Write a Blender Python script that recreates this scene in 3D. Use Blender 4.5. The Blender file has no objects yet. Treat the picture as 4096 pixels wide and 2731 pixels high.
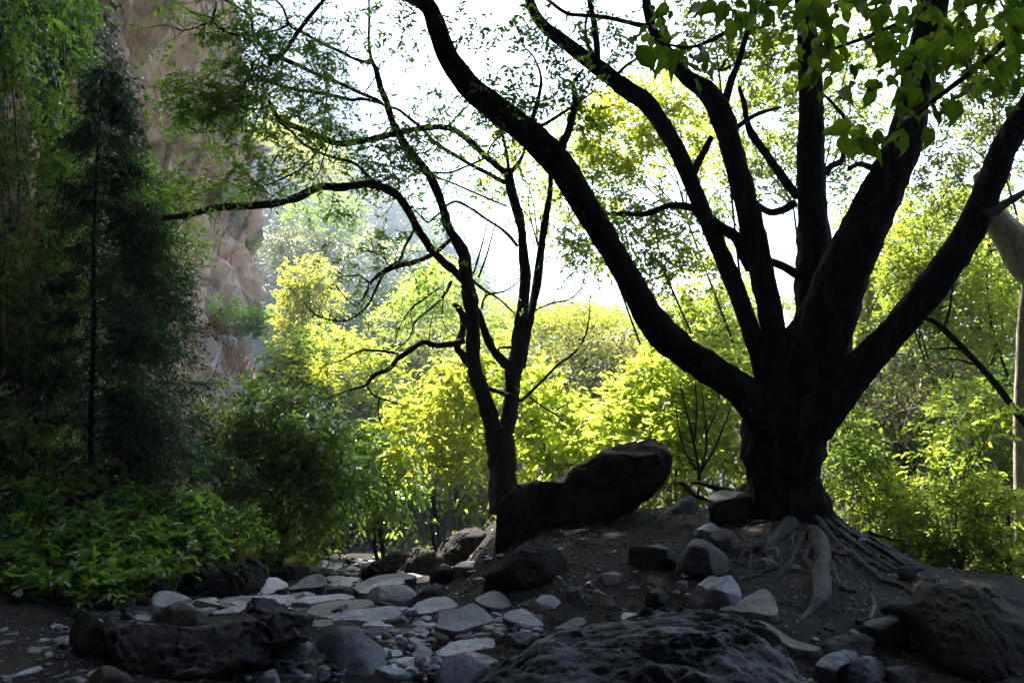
import bpy, math, random, zlib
import numpy as np
from mathutils import Vector

# ------------------------------------------------------------------ camera, sky, sun, exposure
SC = bpy.context.scene
COL = SC.collection
R = math.radians
CAM_Z = 1.5
PITCH = R(3.26)
FPX = 2037.0                                   # focal length in pixels of a 2352 px wide picture
cam_d = bpy.data.cameras.new("camera")
cam_d.sensor_width = 36.0
cam_d.lens = 36.0 * FPX / 2352.0
cam_d.clip_start = 0.05
cam_d.clip_end = 3000.0
cam = bpy.data.objects.new("camera", cam_d)
COL.objects.link(cam)
cam.location = (0, 0, CAM_Z)
cam.rotation_euler = (math.pi / 2 + PITCH, 0, 0)
SC.camera = cam

SUN_EL, SUN_AZ = 52.0, -22.5                   # degrees; azimuth from +Y, negative is to the left
world = bpy.data.worlds.new("World")
SC.world = world
world.use_nodes = True
wn = world.node_tree
wn.nodes.clear()
sky = wn.nodes.new("ShaderNodeTexSky")
sky.sky_type = 'NISHITA'
sky.sun_disc = False
sky.sun_elevation = R(SUN_EL)
sky.sun_rotation = R(SUN_AZ)
sky.air_density = 1.0
sky.dust_density = 1.6
sky.ozone_density = 1.2
bg = wn.nodes.new("ShaderNodeBackground")
bg.inputs["Strength"].default_value = 0.14
wo = wn.nodes.new("ShaderNodeOutputWorld")
wn.links.new(sky.outputs[0], bg.inputs[0])
wn.links.new(bg.outputs[0], wo.inputs[0])

sun_d = bpy.data.lights.new("sun", 'SUN')
sun_d.energy = 5.0
sun_d.angle = R(0.53)
sun_d.color = (1.0, 0.93, 0.80)
sun = bpy.data.objects.new("sun", sun_d)
COL.objects.link(sun)
sdir = Vector((math.sin(R(SUN_AZ)) * math.cos(R(SUN_EL)), math.cos(R(SUN_AZ)) * math.cos(R(SUN_EL)), math.sin(R(SUN_EL))))
sun.rotation_euler = sdir.to_track_quat('Z', 'Y').to_euler()
sun.location = (0, 0, 90)

SC.view_settings.view_transform = 'Standard'
SC.view_settings.look = 'None'
SC.view_settings.exposure = 2.75
SC.view_settings.gamma = 1.0
SC.view_settings.use_curve_mapping = False
SC.cycles.use_denoising = True
SC.cycles.max_bounces = 7
SC.cycles.diffuse_bounces = 3
SC.cycles.transmission_bounces = 4
SC.cycles.volume_bounces = 0
SC.cycles.sample_clamp_indirect = 6.0

rng = np.random.default_rng(7)
random.seed(7)

# ------------------------------------------------------------------ geometry helpers
CP, SP = math.cos(PITCH), math.sin(PITCH)

def W(px, py, d):
    """World point(s) seen at picture position px, py at distance d along Y."""
    px = np.asarray(px, float); py = np.asarray(py, float)
    xc = (px - 1176.0) / FPX
    yc = (784.0 - py) / FPX
    dy = CP - yc * SP
    dz = SP + yc * CP
    d = np.asarray(d, float)
    return np.stack(np.broadcast_arrays(xc / dy * d, d + 0 * xc, CAM_Z + dz / dy * d), -1)

_A = np.array([127.1, 311.7, 74.7])

def _hash(ix, iy, iz):
    v = np.sin(ix * 127.1 + iy * 311.7 + iz * 74.7) * 43758.5453
    return v - np.floor(v)

def vnoise(p):
    p = np.asarray(p, float)
    i = np.floor(p); f = p - i
    f = f * f * (3 - 2 * f)
    x, y, z = i[..., 0], i[..., 1], i[..., 2]
    fx, fy, fz = f[..., 0], f[..., 1], f[..., 2]
    r = 0
    for dx in (0, 1):
        for dy in (0, 1):
            for dz in (0, 1):
                w = (fx if dx else 1 - fx) * (fy if dy else 1 - fy) * (fz if dz else 1 - fz)
                r = r + w * _hash(x + dx, y + dy, z + dz)
    return r * 2 - 1

def fbm(p, octv=4, gain=0.5):
    p = np.asarray(p, float)
    a, s = 1.0, 0
    for k in range(octv):
        s = s + a * vnoise(p + 17.3 * k)
        p = p * 2.03
        a *= gain
    return s

def ss(a, b, x):
    t = np.clip((np.asarray(x, float) - a) / (b - a), 0, 1)
    return t * t * (3 - 2 * t)

def ground(x, y):
    x = np.asarray(x, float); y = np.asarray(y, float)
    zp = np.interp(y, [-30, 2, 5, 7, 10, 16, 22, 30, 60, 120, 400, 1500],
                   [0.3, 0.05, 0.0, -0.15, -0.6, -1.55, -2.45, -3.6, -6.5, -9, -14, -20])
    zm = np.interp(y, [-30, 2, 5, 6.5, 8, 9.5, 11, 14, 20, 30, 60, 120, 400, 1500],
                   [0.3, 0.05, 0.03, 0.14, 0.21, 0.27, 0.05, -0.55, -1.5, -2.6, -5, -8, -14, -20])
    xe = np.interp(y, [4, 8, 12, 30], [0.1, -0.2, -0.6, -1.2])
    w = ss(-0.5, 0.6, x - xe)
    z = zp * (1 - w) + zm * w
    # right side of the mound falls off, then the right bank climbs
    near = ss(5, 7, y) * (1 - ss(14, 22, y))
    z = z - (0.62 * ss(2.9, 4.6, x) + 0.5 * ss(4, 8, x)) * near
    z = z + 0.35 * np.clip(x - 6.5, 0, 60) * ss(3, 9, y) * np.where(x > 30, 0.8, 1)
    # left bank
    xl = -3.0 - 0.17 * (np.clip(y, 4, 80) - 7)
    k = np.interp(y, [0, 8, 20, 27, 32, 38, 60, 100], [0.12, 0.30, 0.45, .9, 1.6, 2.1, 1.7, 0.3])
    b = np.clip(xl - x, 0, 1e9)
    z = z + k * np.minimum(b, 12) * ss(0, 1.2, b)
    p = np.stack(np.broadcast_arrays(x * 0.9, y * 0.9, 0 * x), -1)
    z = z + 0.06 * fbm(p, 2) * ss(3, 5, y)
    p2 = np.stack(np.broadcast_arrays(x * 5, y * 5, 0 * x + 3.3), -1)
    z = z + 0.022 * fbm(p2, 4)
    return z

def on_ground(px, py, dmin=2.5, dmax=120.0):
    d = np.concatenate([np.arange(dmin, 30, 0.04), np.arange(30, dmax, 0.4)])
    P = W(px, py, d)
    below = P[:, 2] <= ground(P[:, 0], P[:, 1])
    i = int(np.argmax(below)) if below.any() else len(d) - 1
    return float(d[i])

# regions of the photograph that were read enlarged -> picture pixels (2352 wide)
K = 2352.0 / 4096.0
REG = {'a': (1000, 2100, 1.96), 'b': (200, 2150, 2352 / 1100), 'c': (2048, 1820, 1.7207), 'd': (3072, 1820, 1.7207),
       'e': (1150, 2080, 5.8075), 'f': (1900, 1800, 2352 / 900), 'g': (2500, 1900, 2264 / 1200),
       'r1': (0, 0, 1.7231), 'r2': (1365, 0, 1.7231), 'r3': (2730, 0, 1.7218), 'r4': (0, 910, 1.7231),
       'r5': (1365, 910, 1.7231), 'r6': (2730, 910, 1.7218), 'D': (0, 0, K), 'h': (750, 1150, 4.48)}

def to_px(reg, pts):
    ox, oy, s = REG[reg]
    p = np.asarray(pts, float)
    q = p.copy()
    q[..., 0] = (ox + p[..., 0] / s) * K
    q[..., 1] = (oy + p[..., 1] / s) * K
    return q

# ------------------------------------------------------------------ object helpers
def obj(name, verts, faces, mat, parent=None, smooth=True):
    me = bpy.data.meshes.new(name)
    verts = np.asarray(verts, np.float32)
    off = np.zeros(3, np.float32)
    if isinstance(faces, np.ndarray):                    # all faces the same number of corners
        nf, k = faces.shape
        me.vertices.add(len(verts)); me.vertices.foreach_set("co", verts.ravel())
        me.loops.add(nf * k); me.loops.foreach_set("vertex_index", faces.astype(np.int32).ravel())
        me.polygons.add(nf)
        me.polygons.foreach_set("loop_start", np.arange(0, nf * k, k, dtype=np.int32))
        me.update(calc_edges=True)
    else:
        me.from_pydata(verts.tolist(), [], [list(map(int, f)) for f in faces])
        me.update()
    if smooth:
        me.polygons.foreach_set("use_smooth", np.ones(len(me.polygons), bool))
    me.materials.append(mat)
    o = bpy.data.objects.new(name, me)
    COL.objects.link(o)
    if parent is not None:
        o.parent = parent
        o.matrix_parent_inverse = parent_inv(parent)
    return o

def parent_inv(p):
    from mathutils import Matrix
    return Matrix.Translation(-p.location) if p.type == 'EMPTY' else Matrix.Identity(4)

def tag(o, label=None, cat=None, group=None, kind=None):
    if label: o['label'] = label
    if cat: o['category'] = cat
    if group: o['group'] = group
    if kind: o['kind'] = kind
    return o

def thing(name, loc, label, cat, group=None):
    o = bpy.data.objects.new(name, None)
    o.empty_display_size = 0.2
    COL.objects.link(o)
    o.location = [float(v) for v in loc]
    return tag(o, label, cat, group)

def resample(pts, rad, step):
    pts = np.asarray(pts, float); rad = np.asarray(rad, float)
    n = len(pts)
    if n == 2:
        pts = np.array([pts[0], (pts[0] + pts[1]) / 2, pts[1]]); rad = np.array([rad[0], (rad[0] + rad[1]) / 2, rad[1]]); n = 3
    ext = np.vstack([2 * pts[0] - pts[1], pts, 2 * pts[-1] - pts[-2]])
    out, ro = [], []
    for i in range(n - 1):
        p0, p1, p2, p3 = ext[i:i + 4]
        L = np.linalg.norm(p2 - p1)
        m = max(1, int(math.ceil(L / step)))
        t = (np.arange(m) / m)[:, None]
        out.append(0.5 * (2 * p1 + (p2 - p0) * t + (2 * p0 - 5 * p1 + 4 * p2 - p3) * t ** 2 + (3 * p1 - p0 - 3 * p2 + p3) * t ** 3))
        ro.append(rad[i] + (rad[i + 1] - rad[i]) * t[:, 0])
    out.append(pts[-1:]); ro.append(rad[-1:])
    return np.vstack(out), np.concatenate(ro)

def tube(pts, rad, step=0.08, sides=8, rough=0.0, knob=0.0, freq=6.0, flute=0.0):
    """Round tapered stem through the points; rough = bark relief as a share of the radius."""
    p, r = resample(pts, rad, step)
    n = len(p)
    t = np.gradient(p, axis=0)
    t /= np.linalg.norm(t, axis=1)[:, None] + 1e-9
    a = np.cross(t[0], [0.31, 0.9, 0.12]); a /= np.linalg.norm(a)
    fr = []
    for i in range(n):
        a = a - t[i] * a.dot(t[i]); a /= np.linalg.norm(a) + 1e-9
        fr.append((a, np.cross(t[i], a)))
    A = np.array([f[0] for f in fr]); B = np.array([f[1] for f in fr])
    th = np.arange(sides) / sides * 2 * math.pi
    ring = A[:, None] * np.cos(th)[None, :, None] + B[:, None] * np.sin(th)[None, :, None]
    rr = np.repeat(r[:, None], sides, 1)
    if knob:
        rr = rr * (1 + knob * fbm(p * freq * 0.6 + 5.1, 2))[:, None]
    v = p[:, None] + ring * rr[..., None]
    if rough:
        q = v * np.array([freq * 2, freq * 2, freq])
        rr = rr * (1 + rough * fbm(q, 3))
    if flute:
        rr = rr * (1 + flute * np.sin(th * 3 + 1.0)[None, :] + flute * 0.6 * np.sin(th * 5 + 0.3)[None, :])
    v = p[:, None] + ring * rr[..., None]
    v = v.reshape(-1, 3)
    i = np.arange(n - 1)[:, None] * sides
    j = np.arange(sides)[None]
    jn = (j + 1) % sides
    f = np.stack([i + j, i + jn, i + sides + jn, i + sides + j], -1).reshape(-1, 4)
    v = np.vstack([v, p[0] - t[0] * r[0] * 0.3, p[-1] + t[-1] * r[-1] * 0.6])
    c0, c1 = len(v) - 2, len(v) - 1
    j = np.arange(sides); jn = (j + 1) % sides
    cap0 = np.stack([np.full(sides, c0), jn, j, np.full(sides, c0)], -1)
    b = (n - 1) * sides
    cap1 = np.stack([np.full(sides, c1), b + j, b + jn, np.full(sides, c1)], -1)
    return v, f, cap0[:, :3], cap1[:, :3]

class MB:
    """collects quads and triangles into one mesh"""
    def __init__(s): s.v, s.q, s.t, s.n = [], [], [], 0
    def add(s, v, q=None, t=None):
        s.v.append(np.asarray(v, float))
        if q is not None and len(q): s.q.append(np.asarray(q) + s.n)
        if t is not None and len(t): s.t.append(np.asarray(t) + s.n)
        s.n += len(v)
        return s
    def tube(s, *a, **k):
        v, f, c0, c1 = tube(*a, **k)
        return s.add(v, f, np.vstack([c0, c1]))
    def build(s, name, mat, parent=None, smooth=True):
        v = np.vstack(s.v)
        if s.q and s.t:
            me_q = np.vstack(s.q); me_t = np.vstack(s.t)
            return mixed(name, v, me_q, me_t, mat, parent, smooth)
        return obj(name, v, np.vstack(s.q if s.q else s.t), mat, parent, smooth)

def mixed(name, v, q, t, mat, parent, smooth):
    me = bpy.data.meshes.new(name)
    v = np.asarray(v, np.float32)
    me.vertices.add(len(v)); me.vertices.foreach_set("co", v.ravel())
    idx = np.concatenate([q.ravel(), t.ravel()]).astype(np.int32)
    me.loops.add(len(idx)); me.loops.foreach_set("vertex_index", idx)
    ls = np.concatenate([np.arange(len(q)) * 4, len(q) * 4 + np.arange(len(t)) * 3]).astype(np.int32)
    me.polygons.add(len(ls)); me.polygons.foreach_set("loop_start", ls)
    me.update(calc_edges=True)
    if smooth: me.polygons.foreach_set("use_smooth", np.ones(len(ls), bool))
    me.materials.append(mat)
    o = bpy.data.objects.new(name, me)
    COL.objects.link(o)
    if parent is not None:
        o.parent = parent
        o.matrix_parent_inverse = parent_inv(parent)
    return o

def unit(v):
    return v / (np.linalg.norm(v, axis=-1, keepdims=True) + 1e-9)

LEAF4 = (np.array([[0, 0, 0], [.42, -.5, .10], [1, 0, -.12], [.42, .5, .10]]), np.array([[0, 1, 2, 3]]))
LEAF6 = (np.array([[0, 0, 0], [.25, -.42, .10], [.65, -.40, .08], [1, 0, -.14], [.65, .40, .08], [.25, .42, .10]]),
         np.array([[0, 1, 2, 3], [0, 3, 4, 5]]))

def leaf_mesh(pos, axis, nrm, length, width, tmpl=LEAF4):
    """leaf-sized faces: base at pos, tip along axis, upper side along nrm"""
    T, F = tmpl
    n = len(pos)
    a = unit(axis)
    b = unit(np.cross(nrm, a))
    c = np.cross(a, b)
    L = np.broadcast_to(length, (n,))[:, None, None]
    Wd = np.broadcast_to(width, (n,))[:, None, None]
    v = pos[:, None] + a[:, None] * T[None, :, 0:1] * L + b[:, None] * T[None, :, 1:2] * Wd + c[:, None] * T[None, :, 2:3] * L
    f = (np.arange(n)[:, None, None] * len(T) + F[None]).reshape(-1, F.shape[1])
    return v.reshape(-1, 3), f

def rand_dir(n):
    return unit(rng.normal(size=(n, 3)))

def sprays(centers, dirs, length, per, leaf, droop=0.3, spread=0.9, aspect=0.5, upness=1.0):
    """leaves set alternately along short twigs; returns positions, axes, normals, lengths, and twig ends"""
    n = len(centers)
    L = length * rng.uniform(0.6, 1.2, n)
    d = unit(dirs)
    side = unit(np.cross(d, np.array([0, 0, 1.0]) + 0.3 * rng.normal(size=(n, 3))))
    t = (np.arange(per) + 0.5) / per
    p = centers[:, None] + d[:, None] * (t[None, :, None] * L[:, None, None])
    p = p + np.array([0, 0, -1.0]) * (droop * (t ** 2)[None, :, None] * L[:, None, None])
    sg = np.where(np.arange(per) % 2 == 0, 1.0, -1.0)
    ax = d[:, None] * 0.7 + side[:, None] * (sg[None, :, None] * spread) + 0.35 * rng.normal(size=(n, per, 3)) + np.array([0, 0, -droop])
    nr = np.array([0, 0.45 * upness, upness]) + 0.55 * rng.normal(size=(n, per, 3))
    ll = leaf * rng.uniform(0.6, 1.25, (n, per))
    p = p + 0.02 * length * rng.normal(size=p.shape)
    tips = centers + d * L[:, None] + np.array([0, 0, -1.0]) * (droop * L)[:, None]
    return p.reshape(-1, 3), ax.reshape(-1, 3), nr.reshape(-1, 3), ll.ravel(), tips

def in_blob(c, r, n, shell=0.55, thr=-0.15, freq=1.6):
    """points in an ellipsoid, nearer its surface, thinned by noise so that gaps show"""
    out = []
    got = 0
    c = np.asarray(c, float); r = np.asarray(r, float)
    for _ in range(30):
        m = max(64, n)
        u = rand_dir(m)
        s = rng.uniform(shell ** 3, 1, m) ** (1 / 3)
        p = c + u * s[:, None] * r * (1 + 0.28 * fbm(u * 1.7 + c, 2))[:, None]
        k = fbm((p - c) / r.max() * freq * 2.2 + c * 1.3, 2) > thr
        p = p[k]
        out.append(p); got += len(p)
        if got >= n: break
    p = np.vstack(out)[:n]
    return p

# ------------------------------------------------------------------ materials
class NT:
    def __init__(s, name):
        s.m = bpy.data.materials.new(name)
        s.m.use_nodes = True
        s.t = s.m.node_tree
        s.t.nodes.clear()
        s.out = s.t.nodes.new("ShaderNodeOutputMaterial")
    def n(s, typ, **kw):
        nd = s.t.nodes.new(typ)
        for k, v in kw.items():
            if k.startswith('_'): setattr(nd, k[1:], v)
            else: nd.inputs[k.replace('_', ' ')].default_value = v
        return nd
    def l(s, a, b): s.t.links.new(a, b)
    def coord(s, scale=(1, 1, 1)):
        g = s.n("ShaderNodeNewGeometry")
        mp = s.n("ShaderNodeMapping")
        mp.inputs['Scale'].default_value = scale
        s.l(g.outputs['Position'], mp.inputs['Vector'])
        return mp.outputs[0]
    def noise(s, vec, scale, detail=5, rough=0.6):
        nd = s.n("ShaderNodeTexNoise", Scale=scale, Detail=detail, Roughness=rough)
        s.l(vec, nd.inputs['Vector'])
        return nd.outputs[0]
    def ramp(s, fac, stops):
        r = s.n("ShaderNodeValToRGB")
        e = r.color_ramp.elements
        while len(e) < len(stops): e.new(0.5)
        for el, (p, c) in zip(e, stops):
            el.position = p
            el.color = (*c, 1) if len(c) == 3 else c
        s.l(fac, r.inputs[0])
        return r.outputs[0]
    def mix(s, fac, a, b, typ='MIX'):
        m = s.n("ShaderNodeMix", _data_type='RGBA', _blend_type=typ)
        if isinstance(fac, float): m.inputs[0].default_value = fac
        else: s.l(fac, m.inputs[0])
        for sock, v in ((m.inputs[6], a), (m.inputs[7], b)):
            if isinstance(v, tuple): sock.default_value = (*v, 1)
            else: s.l(v, sock)
        return m.outputs[2]

def rock_mat(name, c0, c1, c2, scale=3.0, rough=0.75, bump=0.5, fine=22.0, stretch=(1, 1, 1), spec=0.4, moss=None, per_obj=0.25):
    k = NT(name)
    v = k.coord(stretch)
    n1 = k.noise(v, scale, 6, 0.62)
    n2 = k.noise(v, fine, 4, 0.7)
    col = k.ramp(n1, [(0.30, c0), (0.5, c1), (0.72, c2)])
    sp = k.ramp(n2, [(0.35, (0.62, 0.62, 0.62)), (0.62, (1.12, 1.1, 1.08))])
    col = k.mix(1.0, col, sp, 'MULTIPLY')
    if per_obj:
        oi = k.n("ShaderNodeObjectInfo")
        rr = k.ramp(oi.outputs['Random'], [(0.0, (1 - per_obj,) * 3), (1.0, (1 + per_obj, 1 + per_obj * 0.9, 1 + per_obj * 0.85))])
        col = k.mix(1.0, col, rr, 'MULTIPLY')
    if moss:
        n3 = k.noise(v, 2.3, 4, 0.6)
        f = k.ramp(n3, [(0.52, (0, 0, 0)), (0.66, (0.8, 0.8, 0.8))])
        col = k.mix(f, col, moss)
    b = k.n("ShaderNodeBsdfPrincipled", Roughness=rough)
    b.inputs['Specular IOR Level'].default_value = spec
    k.l(col, b.inputs['Base Color'])
    bm = k.n("ShaderNodeBump", Strength=bump, Distance=0.03)
    add = k.n("ShaderNodeMath", _operation='MULTIPLY_ADD')
    k.l(n2, add.inputs[0]); add.inputs[1].default_value = 0.5; k.l(n1, add.inputs[2])
    k.l(add.outputs[0], bm.inputs['Height'])
    k.l(bm.outputs[0], b.inputs['Normal'])
    k.l(b.outputs[0], k.out.inputs[0])
    return k.m

def leaf_mat(name, c0, c1, c2, trans, tmix=0.5, rough=0.45, spec=0.35, per_obj=False, veins=False):
    """leaf blade: reflects on one side, lets light through to the other; colour differs leaf by leaf"""
    k = NT(name)
    g = k.n("ShaderNodeNewGeometry")
    rnd = k.n("ShaderNodeObjectInfo").outputs['Random'] if per_obj else g.outputs['Random Per Island']
    col = k.ramp(rnd, [(0.0, c0), (0.5, c1), (0.96, c2)])
    vr = k.ramp(rnd, [(0.0, tuple(x * 0.55 for x in trans)), (0.45, trans), (1.0, (min(1, trans[0] * 1.15), trans[1], trans[2] * 0.8))])
    v = k.coord()
    n = k.noise(v, 0.9, 3)
    br = k.ramp(n, [(0.35, (0.70, 0.74, 0.8)), (0.65, (1.15, 1.1, 1.0))])
    col = k.mix(1.0, col, br, 'MULTIPLY')
    vr = k.mix(1.0, vr, br, 'MULTIPLY')
    if veins:                                            # pale midrib and side veins, darker blotches
        tc = k.n("ShaderNodeTexCoord")
        sx = k.n("ShaderNodeSeparateXYZ"); k.l(tc.outputs['Object'], sx.inputs[0])
        ab = k.n("ShaderNodeMath", _operation='ABSOLUTE'); k.l(sx.outputs[1], ab.inputs[0])
        ma = k.n("ShaderNodeMath", _operation='MULTIPLY_ADD'); k.l(ab.outputs[0], ma.inputs[0]); ma.inputs[1].default_value = -.75; k.l(sx.outputs[0], ma.inputs[2])
        mm = k.n("ShaderNodeMath", _operation='MULTIPLY'); k.l(ma.outputs[0], mm.inputs[0]); mm.inputs[1].default_value = 440.0
        sn = k.n("ShaderNodeMath", _operation='SINE'); k.l(mm.outputs[0], sn.inputs[0])
        sv = k.ramp(sn.outputs[0], [(0.86, (1, 1, 1)), (0.98, (1.35, 1.3, 1.2))])
        mr = k.ramp(ab.outputs[0], [(0.0, (1.6, 1.5, 1.3)), (0.0016, (1.0, 1.0, 1.0))])
        nb = k.ramp(k.noise(tc.outputs['Object'], 38, 4), [(0.34, (.45, .42, .30)), (0.46, (1, 1, 1)), (0.7, (1.15, 1.1, .9))])
        for q in (sv, mr, nb):
            col = k.mix(1.0, col, q, 'MULTIPLY'); vr = k.mix(1.0, vr, q, 'MULTIPLY')
    b = k.n("ShaderNodeBsdfPrincipled", Roughness=rough)
    b.inputs['Specular IOR Level'].default_value = spec
    k.l(col, b.inputs['Base Color'])
    t = k.n("ShaderNodeBsdfTranslucent")
    k.l(vr, t.inputs[0])
    m = k.n("ShaderNodeMixShader")
    m.inputs[0].default_value = tmix
    k.l(b.outputs[0], m.inputs[1]); k.l(t.outputs[0], m.inputs[2])
    k.l(m.outputs[0], k.out.inputs[0])
    return k.m

M = {}
M['slab'] = rock_mat('grey_path_stone', (.125, .14, .165), (.21, .235, .275), (.31, .34, .39), 2.6, 0.55, 0.35, 30, spec=0.5)
M['tan'] = rock_mat('tan_stone', (.11, .10, .09), (.17, .155, .14), (.24, .225, .21), 3, 0.65, 0.35, 26)
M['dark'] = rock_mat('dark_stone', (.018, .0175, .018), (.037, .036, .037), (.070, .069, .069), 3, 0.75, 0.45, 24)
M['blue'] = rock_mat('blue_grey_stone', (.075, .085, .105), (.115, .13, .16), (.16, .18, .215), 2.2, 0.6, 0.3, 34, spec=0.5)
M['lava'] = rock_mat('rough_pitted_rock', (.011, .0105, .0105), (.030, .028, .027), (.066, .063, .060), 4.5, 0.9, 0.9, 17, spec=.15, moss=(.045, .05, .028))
M['fore'] = rock_mat('pitted_grey_rock', (.045, .05, .054), (.085, .093, .10), (.15, .16, .165), 5.5, 0.75, 1.0, 26, moss=(.075, .08, .06))
M['ridge'] = rock_mat('earthy_grey_rock', (.022, .022, .023), (.05, .05, .051), (.10, .10, .104), 5, 0.9, 0.9, 24, spec=.2, moss=(.05, .052, .035))
M['brown'] = rock_mat('brown_stone', (.026, .022, .020), (.052, .045, .041), (.09, .08, .074), 3, 0.75, 0.4, 22)
M['dirt'] = rock_mat('trodden_dirt', (.013, .0115, .010), (.025, .022, .019), (.045, .040, .035), 1.6, 0.95, 0.8, 45, per_obj=0, spec=.15)
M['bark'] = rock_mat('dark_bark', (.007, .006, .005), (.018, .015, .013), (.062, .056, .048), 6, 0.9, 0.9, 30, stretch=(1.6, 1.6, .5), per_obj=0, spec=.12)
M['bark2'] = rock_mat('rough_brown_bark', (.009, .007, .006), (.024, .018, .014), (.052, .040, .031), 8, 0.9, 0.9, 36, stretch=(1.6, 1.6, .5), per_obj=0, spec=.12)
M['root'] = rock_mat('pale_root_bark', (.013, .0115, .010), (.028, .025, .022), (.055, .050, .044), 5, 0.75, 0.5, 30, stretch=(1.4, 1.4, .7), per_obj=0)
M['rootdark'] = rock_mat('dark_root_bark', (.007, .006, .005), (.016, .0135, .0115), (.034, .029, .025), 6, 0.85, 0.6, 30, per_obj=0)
M['palebark'] = rock_mat('pale_bark', (.24, .21, .175), (.42, .38, .33), (.58, .54, .48), 5, 0.8, 0.6, 22, stretch=(1.3, 1.3, .6), per_obj=0)
M['twig'] = rock_mat('thin_twig_bark', (.05, .035, .025), (.09, .065, .045), (.14, .10, .075), 6, 0.8, 0.2, 30, per_obj=0)
M['twigdark'] = rock_mat('dark_twig_bark', (.016, .013, .011), (.03, .024, .02), (.05, .04, .033), 6, 0.85, 0.2, 30, per_obj=0)
M['slope'] = rock_mat('earth_slope', (.07, .05, .035), (.13, .095, .07), (.20, .155, .12), .35, 0.9, 0.5, 5, per_obj=0)
M['trail'] = rock_mat('trail_earth', (.16, .13, .125), (.24, .20, .19), (.32, .28, .26), .6, 0.9, 0.4, 6, per_obj=0)
M['shade_rock'] = rock_mat('shade_wall_rock', (.02, .018, .017), (.045, .04, .035), (.08, .07, .06), .5, 0.9, 0.6, 4, per_obj=0)
M['farrock'] = rock_mat('far_rock', (.14, .12, .11), (.24, .21, .19), (.34, .31, .28), .03, 0.9, 0.5, .3, stretch=(1.4, 1.4, .25), per_obj=0)

def cliff_mat():
    k = NT('ochre_cliff_rock')
    v = k.coord((1, 1, .75))
    n1 = k.noise(v, 0.26, 9, 0.68)
    n2 = k.noise(k.coord((1, 1, .55)), 0.7, 8, 0.7)
    n3 = k.noise(k.coord((1, 1, .9)), 3.0, 8, 0.8)
    n4 = k.noise(k.coord((1, 1, .8)), 0.9, 4, 0.6)
    col = k.ramp(n1, [(0.30, (.15, .125, .11)), (0.42, (.40, .29, .20)), (0.54, (.62, .41, .24)), (0.64, (.52, .43, .34)), (0.78, (.42, .37, .34))])
    st = k.ramp(n2, [(0.34, (.34, .31, .31)), (0.48, (1, 1, 1)), (0.7, (1.35, 1.25, 1.12))])
    col = k.mix(0.9, col, st, 'MULTIPLY')
    sp = k.ramp(n3, [(0.36, (.42, .38, .36)), (0.48, (1.05, 1.02, .98)), (.7, (1.4, 1.32, 1.25))])
    col = k.mix(0.9, col, sp, 'MULTIPLY')
    vo = k.n("ShaderNodeTexVoronoi", _feature='DISTANCE_TO_EDGE', Scale=.42)
    wv = k.mix(.12, k.coord((1, 1, .45)), k.n("ShaderNodeTexNoise", Scale=1.5, Detail=4).outputs[1], 'ADD')
    k.l(wv, vo.inputs['Vector'])
    crk = k.ramp(vo.outputs['Distance'], [(0.0, (.25, .22, .2)), (0.035, (.9, .88, .86)), (.09, (1, 1, 1))])
    col = k.mix(0.8, col, crk, 'MULTIPLY')
    hole = k.ramp(n4, [(0.30, (.22, .2, .2)), (0.40, (1, 1, 1))])
    col = k.mix(0.9, col, hole, 'MULTIPLY')
    b = k.n("ShaderNodeBsdfPrincipled", Roughness=0.9)
    k.l(col, b.inputs['Base Color'])
    bm = k.n("ShaderNodeBump", Strength=0.8, Distance=0.22)
    k.l(n3, bm.inputs['Height'])
    bm2 = k.n("ShaderNodeBump", Strength=0.9, Distance=0.7)
    k.l(n2, bm2.inputs['Height']); k.l(bm.outputs[0], bm2.inputs['Normal'])
    k.l(bm2.outputs[0], b.inputs['Normal'])
    k.l(b.outputs[0], k.out.inputs[0])
    return k.m
M['cliff'] = cliff_mat()

L = {}
# name: reflectance of three kinds of leaf, light let through
L['lime'] = leaf_mat('lime_leaf', (.07, .12, .018), (.10, .16, .025), (.15, .19, .03), (.65, .82, .10), 0.63)
L['yellow'] = leaf_mat('yellow_green_leaf', (.08, .11, .015), (.12, .15, .022), (.17, .18, .025), (.64, .76, .08), 0.62)
L['mid'] = leaf_mat('mid_green_leaf', (.035, .07, .014), (.055, .10, .018), (.09, .13, .02), (.32, .50, .05), 0.52)
L['olive'] = leaf_mat('olive_leaf', (.035, .045, .016), (.055, .075, .02), (.09, .09, .025), (.26, .33, .04), 0.45)
L['brownish'] = leaf_mat('dry_brownish_leaf', (.040, .045, .018), (.06, .062, .022), (.10, .085, .03), (.23, .25, .05), 0.42)
L['canopy'] = leaf_mat('canopy_leaf', (.035, .055, .014), (.055, .080, .016), (.09, .11, .02), (.42, .54, .06), 0.55)
L['shade'] = leaf_mat('shade_green_leaf', (.034, .085, .016), (.055, .13, .022), (.10, .17, .03), (.22, .46, .04), 0.45, 0.26, 0.9)
L['gloss'] = leaf_mat('glossy_drooping_leaf', (.09, .16, .06), (.13, .22, .08), (.19, .28, .10), (.40, .62, .10), 0.48, 0.22, 1.0)
L['vine'] = leaf_mat('vine_leaf', (.045, .11, .016), (.07, .17, .02), (.22, .20, .025), (.30, .56, .05), 0.48, 0.28, 0.9)
L['litter'] = leaf_mat('dry_leaf_litter', (.07, .05, .03), (.13, .09, .05), (.20, .15, .09), (.12, .09, .05), 0.15)
L['herb'] = leaf_mat('bank_herb_leaf', (.05, .12, .02), (.09, .18, .03), (.16, .20, .035), (.28, .55, .05), 0.45, 0.26, 0.9)
L['conifer'] = leaf_mat('conifer_needles', (.018, .042, .013), (.030, .064, .018), (.048, .088, .024), (.06, .16, .03), 0.32, 0.5, 0.3)
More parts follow.
